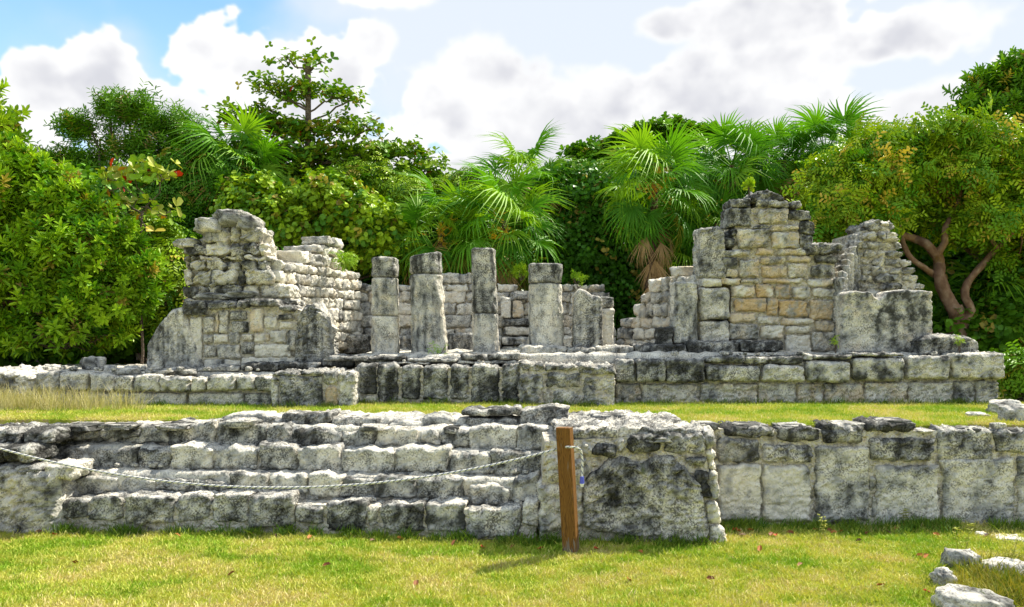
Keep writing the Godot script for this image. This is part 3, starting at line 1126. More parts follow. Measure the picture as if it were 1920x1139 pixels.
	stones(e, plane_of(-120, 6.75, 106, 6.75, 0.0), [[-100, 806, -2, 836, .7], [0, 808, 60, 836, .7]], 0.5, {"r": 0.03, "rough": 0.02, "z": -0.25})

	# ---- the buttress with the arched slab
	f = plane_of(1000, 6.2, 1368, 6.2, 0.0)
	var b := wall("stone_buttress", "projecting buttress with a big black-crusted arched slab at its foot, beside the wooden post", "buttress", f)
	core(b, f, [[1010, 1045], [1022, 830], [1320, 815], [1335, 900], [1358, 1045]], -0.05, 0.9)
	shaped(b, f, [[1096, 905], [1108, 890], [1140, 868], [1168, 856], [1188, 864], [1206, 869], [1228, 856], [1262, 857], [1290, 882], [1318, 915]], [[1093, 985], [1120, 998], [1180, 1008], [1235, 1015], [1275, 1028], [1300, 1028], [1331, 1005]], 0.03, 0.3, {"dark": 0.56, "rough": 0.022, "r": 0.05, "warm": 0.05, "moss": 0.06, "marks": [[1190, 905, 80, 46, 0.35], [1180, 960, 50, 50, 0.2], [1288, 965, 44, 60, -0.3]]})
	stones(b, f, [[1022, 857, 1062, 908, .4, .3], [1008, 910, 1094, 1004, .45, .2], [1064, 860, 1106, 912, .5], [1092, 828, 1112, 858, .6], [1110, 831, 1158, 862, .72], [1160, 822, 1172, 856, .4], [1172, 815, 1240, 853, .72], [1244, 811, 1326, 853, .78], [1286, 856, 1328, 877, .85], [1297, 884, 1336, 940, .68]], 0.4, {"r": 0.035, "rough": 0.018, "warp": 0.016})
	for q in [[1322, 808, 1338, 846, 1326, 1341, .42], [1327, 848, 1342, 884, 1330, 1346, .36], [1331, 886, 1347, 938, 1335, 1352, .46], [1326, 940, 1346, 985, 1330, 1357, .3], [1331, 987, 1358, 1026, 1334, 1368, .34]]:
		shaped(b, f, [[q[0], q[1]], [q[2], q[1]]], [[q[4], q[3]], [q[5], q[3]]], rng.randf_range(-0.03, 0.02), 0.5, {"dark": q[6], "rough": 0.022, "r": 0.03, "warm": 0.2})
	lay(b, PackedVector2Array([on_plane(f, 1042, 808), on_plane(f, 1180, 802), on_plane(f, 1322, 808)]), PackedVector2Array([on_plane(f, 1042, 832), on_plane(f, 1322, 826)]), -0.06, 1.25, {"cell": 0.022, "rough": 0.02, "dark": 0.6, "warm": 0.15, "r": 0.03})
	for q in [[1140, 790, .34, .10, 7.05, .62], [1228, 796, .32, .07, 7.0, .4], [1090, 803, .22, .07, 6.8, .5], [1120, 812, .26, .06, 6.6, .6], [1215, 808, .24, .07, 6.6, .78], [1280, 804, .24, .06, 6.7, .7], [1180, 803, .2, .06, 6.75, .5], [1320, 800, .2, .07, 6.8, .72], [1265, 815, .2, .05, 6.4, .5], [1160, 818, .2, .05, 6.4, .45], [1200, 816, .26, .05, 6.45, .62], [1105, 822, .22, .05, 6.4, .6], [1300, 812, .22, .05, 6.5, .6], [1250, 800, .3, .05, 6.85, .5], [1160, 797, .28, .06, 6.9, .55], [1075, 815, .22, .06, 6.6, .42], [1230, 822, .3, .04, 6.3, .55]]:
		var r := part(b, "stone", boulder(Vector3(q[2], q[3], 0.22), {"dark": q[5], "square": 0.55}), stone_mat)
		r.position = spot(q[0], q[1], q[4]) - b.position + Vector3(0, -0.02, 0)

	# ---- the retaining wall to the right
	f = plane_of(1340, 6.78, 2080, 6.78, 0.0)
	var w := wall("terrace_wall", "retaining wall of big upright grey slabs under dark capstones, along the lawn's weedy edge", "wall", f)
	core(w, f, [[1342, 1040], [1342, 806], [2080, 812], [2080, 1040]], -0.045, 0.6)
	stones(w, f, [[1358, 798, 1457, 823, .74], [1457, 800, 1541, 832, .78], [1543, 797, 1622, 836, .8], [1625, 789, 1721, 812, .82], [1633, 820, 1757, 869, .6], [1759, 802, 1864, 869, .76], [1866, 806, 1965, 852, .66], [1967, 812, 2075, 866, .6],
		[1346, 822, 1430, 870, .42], [1432, 834, 1525, 872, .72, .2]], 0.36, {"r": 0.04, "rough": 0.016, "warp": 0.016})
	stones(w, f, [[1344, 871, 1428, 982, .3], [1431, 873, 1524, 984, .36], [1530, 838, 1635, 982, .48], [1643, 872, 1766, 996, .36], [1771, 860, 1907, 994, .48], [1911, 858, 2010, 994, .55], [2013, 868, 2078, 994, .5]], 0.3, {"r": 0.02, "rough": 0.010, "warp": 0.014, "warm": 0.05})
	stones(w, f, [[1634, 890, 1645, 930, .35], [1636, 930, 1648, 975, .5], [1766, 864, 1773, 880, .3], [1722, 806, 1752, 818, .5]], 0.2, {"r": 0.012, "z": -0.01})
	for q in [[1400, 797, .3], [1480, 798, .26], [1585, 795, .25], [1672, 789, .3], [1735, 810, .2], [1810, 803, .3], [1900, 806, .3]]:
		var r := part(w, "stone", boulder(Vector3(q[2], 0.06, 0.26), {"dark": 0.66, "square": 0.5}), stone_mat)
		r.position = spot(q[0], q[1], 6.95) - w.position + Vector3(0, -0.035, 0)

func make_platform() -> void:
	# ---- low left part
	var f := plane_of(-60, 8.77, 515, 8.77, TERRACE - 0.05)
	var a := wall("ledge_platform", "low stone platform whose overhanging ledge of grey blocks shades a pale footing, behind dry grass", "platform", f)
	core(a, f, [[-60, 775], [-60, 705], [510, 712], [510, 775]], -0.13, 2.0)
	stones(a, f, [[62, 697, 108, 736, .5], [108, 698, 164, 736, .48], [165, 700, 211, 736, .52], [211, 704, 246, 736, .52], [246, 703, 297, 736, .46], [297, 705, 354, 736, .42], [354, 707, 385, 736, .5], [385, 705, 440, 734, .55], [440, 705, 476, 734, .5], [476, 705, 513, 734, .6]], 0.55, {"r": 0.025, "rough": 0.009, "warp": 0.01, "warm": 0.05})
	stones(a, f, [[62, 738, 175, 768, .45], [176, 738, 344, 768, .36, .2], [346, 738, 452, 768, .42, .15], [452, 738, 508, 768, .55, .3]], 0.3, {"r": 0.02, "rough": 0.012, "z": -0.07})
	shaped(a, f, [[-60, 694], [20, 697], [62, 702]], [[-60, 765], [62, 765]], 0.02, 0.8, {"dark": 0.34, "rough": 0.03, "r": 0.08})
	lay(a, PackedVector2Array([on_plane(f, -60, 700), on_plane(f, 515, 702)]), PackedVector2Array([on_plane(f, -60, 716), on_plane(f, 515, 718)]), -0.3, 1.9, {"cell": 0.035, "rough": 0.02, "dark": 0.42, "r": 0.03}, "floor")
	for q in [[40, 700, .2], [96, 698, .26], [135, 697, .2], [235, 699, .26], [262, 697, .16], [300, 697, .3], [350, 698, .2], [410, 700, .22], [460, 700, .24], [60, 695, .22]]:
		var r := part(a, "stone", boulder(Vector3(q[2], rng.randf_range(0.04, 0.09), 0.2), {"dark": rng.randf_range(0.4, 0.6), "square": 0.55}), stone_mat)
		r.position = spot(q[0], q[1], rng.randf_range(8.95, 9.3)) - a.position - Vector3(0, 0.02, 0)

	# ---- broad pier between the two levels
	f = plane_of(505, 8.62, 668, 8.62, TERRACE - 0.05)
	var p := wall("stained_pier", "broad stubby masonry pier, black lichen beside an ochre-streaked stone, under the doorway step", "pier", f)
	core(p, f, [[508, 775], [508, 704], [664, 700], [664, 775]], -0.04, 1.0)
	stones(p, f, [[505, 707, 523, 768, .55], [522, 704, 606, 770, .74], [606, 724, 631, 770, .3, .9], [631, 697, 667, 770, .45, .1], [604, 696, 634, 724, .62], [508, 696, 560, 708, .6], [560, 694, 606, 706, .68]], 0.5, {"r": 0.03, "rough": 0.016})

	# ---- middle part: upright blocks
	f = plane_of(664, 8.9, 978, 8.9, TERRACE - 0.05)
	var m := wall("block_platform", "platform face of seven dark upright blocks in pale mortar below the columns", "platform", f)
	core(m, f, [[664, 772], [664, 690], [978, 690], [978, 772]], -0.035, 0.8)
	stones(m, f, [[667, 681, 706, 742, .76], [706, 682, 748, 760, .66], [750, 685, 789, 752, .66], [790, 684, 841, 752, .68], [843, 683, 879, 752, .66], [882, 682, 937, 758, .68], [940, 683, 976, 758, .62]], 0.4, {"r": 0.04, "rough": 0.012, "warp": 0.012})
	stones(m, f, [[664, 742, 706, 766, .4], [752, 753, 790, 768, .3, .4], [800, 754, 842, 768, .4], [845, 754, 880, 768, .6], [884, 759, 935, 770, .35]], 0.3, {"r": 0.02, "z": -0.01})
	stones(m, plane_of(664, 9.1, 978, 9.1, TERRACE - 0.05), [[600, 668, 680, 679, .75], [680, 668, 752, 679, .8], [756, 672, 850, 681, .45], [857, 662, 905, 677, .66], [905, 661, 972, 677, .6], [850, 676, 975, 684, .4], [690, 679, 800, 684, .4]], 0.5, {"r": 0.02, "z": -0.2})

	# ---- the block that stands forward
	f = plane_of(974, 8.72, 1156, 8.72, TERRACE - 0.05)
	var b := wall("forward_block", "square masonry block standing forward of the platform, two pale worn uprights either side of rubble", "block", f)
	core(b, f, [[976, 775], [976, 688], [1153, 688], [1153, 775]], -0.035, 0.7)
	stones(b, f, [[974, 681, 1023, 699, .7, .3], [1023, 684, 1082, 697, .62, .2], [1082, 682, 1155, 704, .62, .2], [974, 700, 1022, 770, .52, .55], [1022, 697, 1091, 729, .62, .3], [1024, 729, 1034, 768, .4], [1034, 731, 1091, 770, .5, .35], [1093, 705, 1155, 770, .58, .3]], 0.45, {"r": 0.035, "rough": 0.02, "warp": 0.014})

	# ---- right part with the ledge
	f = plane_of(1152, 9.0, 1890, 9.0, TERRACE - 0.05)
	var r := wall("ledged_platform", "long platform of overhanging ledge stones on a cracked cream footing, below the tower wall", "platform", f)
	core(r, f, [[1152, 770], [1152, 684], [1884, 676], [1884, 770]], -0.15, 3.6)
	stones(r, f, [[1156, 672, 1192, 719, .66], [1192, 672, 1250, 719, .64], [1250, 672, 1324, 719, .62], [1326, 684, 1429, 718, .58], [1432, 684, 1513, 719, .4, .25], [1516, 677, 1598, 719, .48], [1603, 670, 1700, 716, .55], [1705, 666, 1787, 713, .48], [1789, 660, 1890, 713, .56, .2]], 0.6, {"r": 0.035, "rough": 0.011})
	stones(r, f, [[1326, 668, 1400, 683, .76], [1400, 668, 1512, 684, .78], [1526, 664, 1602, 676, .7], [1602, 660, 1700, 670, .72], [1514, 664, 1528, 677, .2]], 0.5, {"r": 0.018, "z": -0.03, "rough": 0.012})
	stones(r, f, [[1156, 720, 1204, 764, .36, .5], [1204, 720, 1316, 764, .42, .3], [1316, 720, 1428, 764, .45, .35], [1428, 720, 1500, 764, .36, .45], [1500, 720, 1553, 764, .38, .6], [1553, 719, 1628, 764, .34, .6], [1628, 718, 1712, 764, .36, .4], [1712, 717, 1795, 764, .42, .3], [1799, 715, 1840, 764, .5, .3], [1840, 715, 1884, 764, .48, .3]], 0.3, {"r": 0.018, "rough": 0.022, "z": -0.085, "warp": 0.012})
	lay(r, PackedVector2Array([on_plane(f, 640, 668), on_plane(f, 1240, 664), on_plane(f, 1880, 663)]), PackedVector2Array([on_plane(f, 640, 690), on_plane(f, 1880, 690)]), -0.3, 4.0, {"cell": 0.05, "rough": 0.02, "dark": 0.4, "r": 0.03}, "floor")
	# worn step in front of the columns and the tower
	f = plane_of(965, 9.55, 1480, 9.55, 1.25)
	var st := wall("worn_step", "thin worn dark step stones running below the columns and the tower wall", "step", f)
	stones(st, f, [[974, 648, 1062, 671, .5, .2], [1062, 650, 1118, 668, .6], [1118, 649, 1192, 667, .55], [1190, 646, 1290, 670, .82], [1290, 640, 1388, 670, .84], [1388, 640, 1472, 660, .74], [1030, 668, 1120, 676, .42], [1120, 666, 1230, 676, .6]], 0.6, {"r": 0.025, "rough": 0.014, "warp": 0.014})
	f = plane_of(440, 9.15, 700, 9.15, 1.05)
	var st2 := wall("doorway_step", "long dark step under the streaked base wall and the slender column", "step", f)
	stones(st2, f, [[448, 680, 520, 697, .82], [520, 679, 600, 695, .85], [600, 672, 664, 690, .8], [664, 670, 752, 682, .8], [380, 686, 448, 698, .6], [300, 690, 380, 700, .5]], 0.7, {"r": 0.02, "rough": 0.012})

func make_ruins() -> void:
	# ---- left ruin: plastered base wall
	var f := plane_of(272, 9.5, 622, 9.5, 1.15)
	var a := wall("plastered_base_wall", "base wall of white and grey streaked blocks between two rounded grey end stones", "wall", f)
	core(a, f, [[345, 700], [345, 575], [545, 575], [600, 600], [600, 700]], -0.045, 0.8)
	shaped(a, f, [[275, 652], [288, 626], [303, 604], [322, 580], [342, 575]], [[274, 696], [384, 696]], 0.03, 0.5, {"dark": 0.5, "rough": 0.012, "r": 0.05, "warm": 0.0, "streak": 0.6})
	stones(a, f, [[342, 563, 389, 593, .72], [389, 562, 444, 580, .74], [444, 562, 468, 580, .7], [467, 560, 523, 576, .66], [523, 572, 553, 585, .62]], 0.6, {"r": 0.025, "rough": 0.014, "z": 0.05})
	stones(a, f, [[352, 594, 378, 690, .24], [379, 594, 401, 626, .45, .3], [408, 581, 428, 626, .52], [428, 583, 463, 602, .62], [430, 603, 466, 626, .58], [466, 577, 493, 623, .3, .6], [493, 593, 519, 619, .12], [519, 588, 547, 601, .7], [520, 603, 549, 618, .25], [379, 627, 398, 645, .6], [398, 627, 427, 645, .2, .2], [427, 622, 448, 645, .62],
		[449, 626, 474, 640, .55, .3], [474, 624, 505, 643, .34, .5], [505, 619, 536, 645, .12], [536, 619, 556, 660, .55], [381, 646, 404, 672, .6], [405, 645, 450, 674, .45], [450, 641, 475, 666, .6], [476, 645, 545, 672, .2], [380, 673, 450, 696, .3], [450, 670, 556, 694, .28], [402, 584, 409, 626, .3, .5]], 0.3, {"r": 0.014, "rough": 0.007, "warp": 0.008, "jit": 0.006, "streak": 0.4})
	shaped(a, f, [[556, 600], [572, 572], [592, 568], [610, 586], [620, 608]], [[550, 690], [622, 690]], 0.06, 0.4, {"dark": 0.56, "rough": 0.022, "r": 0.09, "warm": 0.0, "streak": 0.5})

	# ---- left ruin: rubble wall standing above it
	f = plane_of(340, 9.72, 560, 9.72, 1.9)
	var b := wall("rubble_wall", "tall ragged rubble wall with a rounded crest, rising above the streaked base wall", "wall", f)
	var poly := [[345, 562], [342, 535], [348, 500], [342, 470], [345, 448], [378, 438], [402, 420], [420, 412], [455, 412], [482, 424], [490, 455], [500, 470], [510, 500], [512, 523], [528, 526], [550, 548], [556, 574], [345, 574]]
	core(b, f, [[352, 574], [352, 455], [405, 430], [425, 420], [455, 420], [478, 432], [500, 500], [506, 530], [545, 574]], -0.10, 0.6)
	rubble(b, f, poly, 0.06, 0.20, 0.10, 0.42, 0.5, func(x: float, y: float, top: float) -> Vector2:
		return Vector2(rng.randf_range(0.32, 0.62), rng.randf_range(0.0, 0.3)), {"r": 0.020, "rough": 0.020, "warp": 0.026, "uneven": 2.2})
	for q in [[400, 432, .36, .2], [438, 420, .42, .22], [470, 428, .28, .2], [410, 556, .5, .09], [455, 554, .4, .1], [355, 460, .3, .12]]:
		var r := part(b, "stone", boulder(Vector3(q[2], q[3], 0.42), {"dark": 0.58, "square": 0.65}), stone_mat)
		r.position = (spot(q[0], q[1] + 6, 9.85) - b.position)

	# ---- side wall running back
	f = plane_of(520, 9.75, 682, 12.0, 1.2)
	var c := wall("side_wall", "sunlit plastered side wall with a broken stepped top and a small plant in its crest", "wall", f)
	poly = [[524, 660], [524, 505], [530, 494], [562, 483], [596, 480], [598, 452], [642, 452], [645, 478], [654, 500], [674, 505], [678, 530], [680, 655]]
	core(c, f, [[528, 660], [530, 500], [565, 490], [600, 488], [602, 460], [636, 460], [640, 490], [668, 515], [678, 655]], -0.07, 0.5)
	rubble(c, f, poly, 0.10, 0.18, 0.16, 0.42, 0.42, func(x: float, y: float, top: float) -> Vector2:
		return Vector2(rng.randf_range(0.12, 0.46), rng.randf_range(0.05, 0.35)), {"r": 0.014, "rough": 0.012, "warp": 0.022, "cell": 0.024, "uneven": 0.6})

	# ---- back wall
	f = plane_of(664, 12.0, 1156, 12.0, 1.25)
	var w := wall("back_wall", "long pale back wall of patchy courses seen between the columns", "wall", f)
	poly = [[664, 655], [664, 526], [740, 526], [762, 530], [826, 534], [828, 516], [882, 516], [884, 532], [938, 532], [968, 534], [970, 545], [1010, 540], [1058, 532], [1080, 532], [1092, 524], [1112, 526], [1132, 536], [1136, 556], [1154, 560], [1154, 655]]
	core(w, f, [[666, 655], [666, 534], [826, 540], [830, 524], [880, 524], [886, 540], [1000, 546], [1060, 540], [1125, 545], [1150, 566], [1152, 655]], -0.07, 0.6)
	rubble(w, f, poly, 0.11, 0.19, 0.16, 0.5, 0.5, func(x: float, y: float, top: float) -> Vector2:
		return Vector2(rng.randf_range(0.22, 0.5), rng.randf_range(0.1, 0.55)), {"r": 0.012, "rough": 0.010, "warp": 0.02, "cell": 0.026, "streak": 0.2, "uneven": 0.5})
	f = plane_of(600, 11.5, 1120, 11.5, 1.25)
	var bn := wall("stone_bench", "low dark-stained stone bench running along the foot of the back wall", "bench", f)
	stones(bn, f, [[622, 627, 642, 664, .4], [642, 628, 700, 664, .62, .4], [700, 630, 772, 664, .66, .3], [772, 630, 836, 664, .5], [838, 624, 892, 664, .6, .15], [892, 628, 940, 664, .4], [940, 632, 1004, 648, .5], [1004, 630, 1080, 660, .4], [940, 649, 1010, 664, .62]], 0.45, {"r": 0.025, "rough": 0.012, "streak": 0.5})
	f = plane_of(940, 11.8, 1010, 11.8, 1.35)
	var nb := wall("niche_step", "small stepped shelf with an ochre back stone, between the tall column and the capped one", "niche", f)
	stones(nb, f, [[940, 598, 1004, 612, .6], [946, 612, 1006, 630, .3], [938, 556, 958, 598, .25], [960, 549, 990, 562, .62], [960, 563, 982, 596, .36, .6]], 0.3, {"r": 0.018, "rough": 0.01})

	# ---- stepped wall on the right, running back
	f = plane_of(1156, 11.6, 1316, 10.0, 1.3)
	var s := wall("stepped_wall", "broken wall climbing in steps of pale stone towards the tall jamb slab", "wall", f)
	poly = [[1156, 652], [1156, 606], [1180, 602], [1182, 577], [1197, 574], [1198, 555], [1213, 553], [1214, 535], [1244, 531], [1246, 516], [1262, 506], [1314, 508], [1314, 652]]
	core(s, f, [[1158, 652], [1160, 612], [1184, 606], [1188, 582], [1204, 562], [1218, 542], [1248, 536], [1252, 520], [1312, 516], [1312, 652]], -0.07, 0.5)
	rubble(s, f, poly, 0.12, 0.19, 0.16, 0.36, 0.45, func(x: float, y: float, top: float) -> Vector2:
		return Vector2(rng.randf_range(0.24, 0.5), rng.randf_range(0.15, 0.5)), {"r": 0.014, "rough": 0.013, "warp": 0.022, "cell": 0.024, "uneven": 0.7})
	# ---- slabs that frame the tower
	f = plane_of(1230, 9.75, 1375, 9.75, 1.3)
	var j := wall("door_jamb", "tall narrow grey jamb slab with a small black block at its foot", "slab", f)
	stones(j, f, [[1264, 526, 1309, 646, .5, 0.0]], 0.35, {"r": 0.025, "rough": 0.010, "streak": 0.5})
	stones(j, f, [[1233, 612, 1264, 648, .82]], 0.25, {"r": 0.015, "rough": 0.008})
	f = plane_of(1305, 9.88, 1375, 9.88, 1.3)
	var tj := wall("stacked_pillar", "stacked pillar topped by a tall rough grey slab, leaning against the tower wall", "pillar", f)
	stones(tj, f, [[1311, 424, 1362, 523, .56], [1316, 521, 1356, 539, .2], [1311, 538, 1371, 600, .5], [1312, 600, 1368, 646, .42]], 0.4, {"r": 0.025, "rough": 0.013, "warm": 0.05})

	# ---- tower wall
	f = plane_of(1346, 9.9, 1584, 9.9, 1.3)
	var t := wall("tower_wall", "tall tower-like wall of cream and ochre coursed blocks under dark ragged top stones", "wall", f)
	core(t, f, [[1372, 665], [1376, 470], [1384, 400], [1430, 384], [1505, 400], [1524, 470], [1568, 486], [1572, 540], [1580, 665]], -0.065, 0.75)
	stones(t, f, [[1365, 389, 1413, 426, .66], [1422, 390, 1481, 420, 0.50, 0.50], [1481, 392, 1523, 413, .86], [1417, 373, 1480, 389, .72], [1369, 371, 1410, 391, .86], [1482, 376, 1505, 392, .78], [1444, 421, 1501, 433, 0.38, 0.50], [1413, 420, 1444, 430, .6], [1501, 413, 1529, 440, .84], [1372, 426, 1384, 445, .8], [1382, 428, 1444, 465, 0.52, 0.50], [1447, 434, 1501, 465, 0.36, 0.60], [1501, 440, 1528, 462, .6], [1347, 443, 1380, 465, .82],
		[1356, 467, 1409, 482, 0.48, 0.40], [1418, 465, 1454, 479, 0.10, 0.70], [1460, 465, 1519, 479, 0.36, 0.50], [1350, 482, 1385, 503, .55], [1386, 485, 1426, 520, 0.40, 0.60], [1427, 481, 1474, 496, 0.32, 0.65], [1477, 479, 1523, 493, 0.30, 0.50], [1528, 478, 1576, 494, .72], [1362, 503, 1386, 520, 0.46, 0.50], [1429, 497, 1480, 521, 0.30, 0.75], [1480, 493, 1516, 521, 0.42, 0.50], [1522, 497, 1564, 521, .66],
		[1350, 521, 1391, 534, 0.30, 0.60], [1391, 521, 1427, 533, 0.46, 0.50], [1429, 521, 1509, 533, 0.26, 0.75], [1516, 522, 1566, 538, 0.32, 0.50], [1374, 535, 1417, 558, 0.28, 0.60], [1418, 531, 1453, 558, 0.30, 1.00], [1455, 533, 1486, 562, 0.30, 1.00], [1487, 538, 1523, 560, 0.30, 0.55], [1525, 539, 1574, 558, 0.32, 0.45], [1377, 558, 1439, 585, 0.32, 1.00], [1439, 558, 1460, 593, 0.26, 1.00], [1461, 563, 1516, 595, 0.28, 1.00], [1520, 560, 1574, 600, 0.18, 0.80],
		[1369, 586, 1421, 606, 0.28, 0.55], [1421, 593, 1464, 609, 0.32, 0.50], [1467, 596, 1528, 609, 0.28, 0.50], [1530, 600, 1572, 622, 0.22, 0.50], [1367, 608, 1425, 637, 0.40, 0.40], [1427, 610, 1472, 637, 0.32, 0.40], [1473, 610, 1522, 626, 0.30, 0.40], [1367, 637, 1393, 660, .56], [1393, 637, 1470, 660, 0.51, 0.30], [1473, 627, 1522, 664, 0.32, 0.30], [1523, 622, 1572, 660, 0.34, 0.30]], 0.4, {"r": 0.02, "rough": 0.012, "warp": 0.012, "jit": 0.008})
	shaped(t, f, [[1508, 458], [1545, 457], [1577, 460]], [[1510, 476], [1575, 474]], 0.07, 0.5, {"dark": 0.76, "rough": 0.02, "r": 0.03})
	shaped(t, f, [[1406, 366], [1425, 356], [1450, 357], [1474, 370]], [[1408, 379], [1474, 378]], -0.02, 0.5, {"dark": 0.76, "rough": 0.03, "r": 0.04})

	# ---- ragged wall behind the slab
	f = plane_of(1578, 9.75, 1655, 11.4, 1.3)
	var f2 := plane_of(1604, 10.35, 1736, 10.35, 1.3)
	var g := wall("ragged_wall", "ragged white rubble wall end stepping down, its side streaked black, above the notched slab", "wall", f2)
	poly = [[1604, 660], [1604, 470], [1612, 430], [1630, 420], [1678, 416], [1682, 440], [1693, 470], [1708, 490], [1718, 515], [1734, 530], [1735, 660]]
	core(g, f2, [[1610, 660], [1610, 470], [1622, 432], [1670, 425], [1686, 475], [1702, 500], [1726, 540], [1726, 660]], -0.05, 1.0)
	rubble(g, f2, poly, 0.09, 0.15, 0.12, 0.26, 0.9, func(x: float, y: float, top: float) -> Vector2:
		return Vector2(rng.randf_range(0.3, 0.56), 0.08), {"r": 0.035, "rough": 0.026, "warp": 0.024, "uneven": 3.0})
	for i in 9:
		var x0 := 1577.0 + i * 4.6
		var top_y := 520.0 - i * 11.5
		var dd := 9.7 + i * 0.10
		var ff := plane_of(x0, dd, x0 + 12.0, dd, 1.3)
		var off: Vector3 = ff.a - g.position
		var m1 := on_plane(ff, x0, top_y)
		var m2 := on_plane(ff, x0 + 9.0, 655)
		lay(g, PackedVector2Array([Vector2(m1.x + off.x, m1.y), Vector2(m2.x + off.x, m1.y + rng.randf_range(-0.03, 0.03))]), PackedVector2Array([Vector2(m1.x + off.x, m2.y), Vector2(m2.x + off.x, m2.y)]), off.z, 0.3, {"dark": 0.52, "warm": 0.1, "streak": 1.0, "rough": 0.016, "r": 0.015})
	f = plane_of(1580, 9.45, 1752, 9.45, 1.3)
	var sl := wall("notched_slab", "wide upright grey slab with a notch in its top edge, black above and cream below", "slab", f)
	shaped(sl, f, [[1583, 552], [1597, 546], [1632, 547], [1649, 563], [1668, 546], [1704, 544], [1750, 546]], [[1581, 664], [1752, 664]], 0.0, 0.22, {"dark": 0.44, "rough": 0.008, "r": 0.02, "warm": 0.35, "marks": [[1612, 566, 40, 22, 0.3], [1700, 572, 60, 32, 0.4], [1664, 606, 22, 40, 0.35], [1730, 610, 26, 40, 0.2], [1610, 632, 34, 30, -0.25]]})
	f = plane_of(1725, 9.25, 1842, 9.25, 1.25)
	var lb := wall("low_block", "low rounded dark block lying on the platform's end, at the notched slab's foot", "block", f)
	shaped(lb, f, [[1726, 634], [1760, 628], [1815, 630], [1838, 640]], [[1726, 668], [1840, 668]], 0.0, 0.6, {"dark": 0.62, "rough": 0.014, "r": 0.05})

func make_rubble_bits() -> void:
	var bits := []
	for k in 6:
		bits.append(boulder(Vector3(1.0, 0.6, 0.9), {"dark": 0.35 + 0.07 * k, "square": 0.55}))
	var hosts := [["ledge_platform", 60, 500, 8.85, 9.3, 1.21, 26], ["ledged_platform", 1170, 1880, 9.1, 9.35, 1.375, 26], ["block_platform", 670, 970, 9.0, 9.4, 1.305, 16], ["stone_stairway", 120, 1000, 6.62, 6.66, 0.26, 22], ["stone_stairway", 150, 1000, 6.84, 6.88, 0.47, 20], ["stone_buttress", 1060, 1320, 6.3, 6.9, 0.85, 22]]
	for h in hosts:
		var o: Node3D = get_node(NodePath(h[0]))
		for i in int(h[6]):
			var px := rng.randf_range(h[1], h[2])
			var d := rng.randf_range(h[3], h[4])
			if h[0] == "stone_stairway":
				d += lerpf(0.17, -0.22, (px - 100.0) / 910.0)
			var p := part(o, "rubble_bit", bits[rng.randi() % 6], stone_mats[1])
			var s := rng.randf_range(0.025, 0.075)
			p.transform = o.transform.affine_inverse() * Transform3D(Basis.from_euler(Vector3(rng.randf_range(-0.4, 0.4), rng.randf() * TAU, 0)).scaled(Vector3(s, s, s)), Vector3((px - CX) * d / F, float(h[5]) - 0.005, -d))

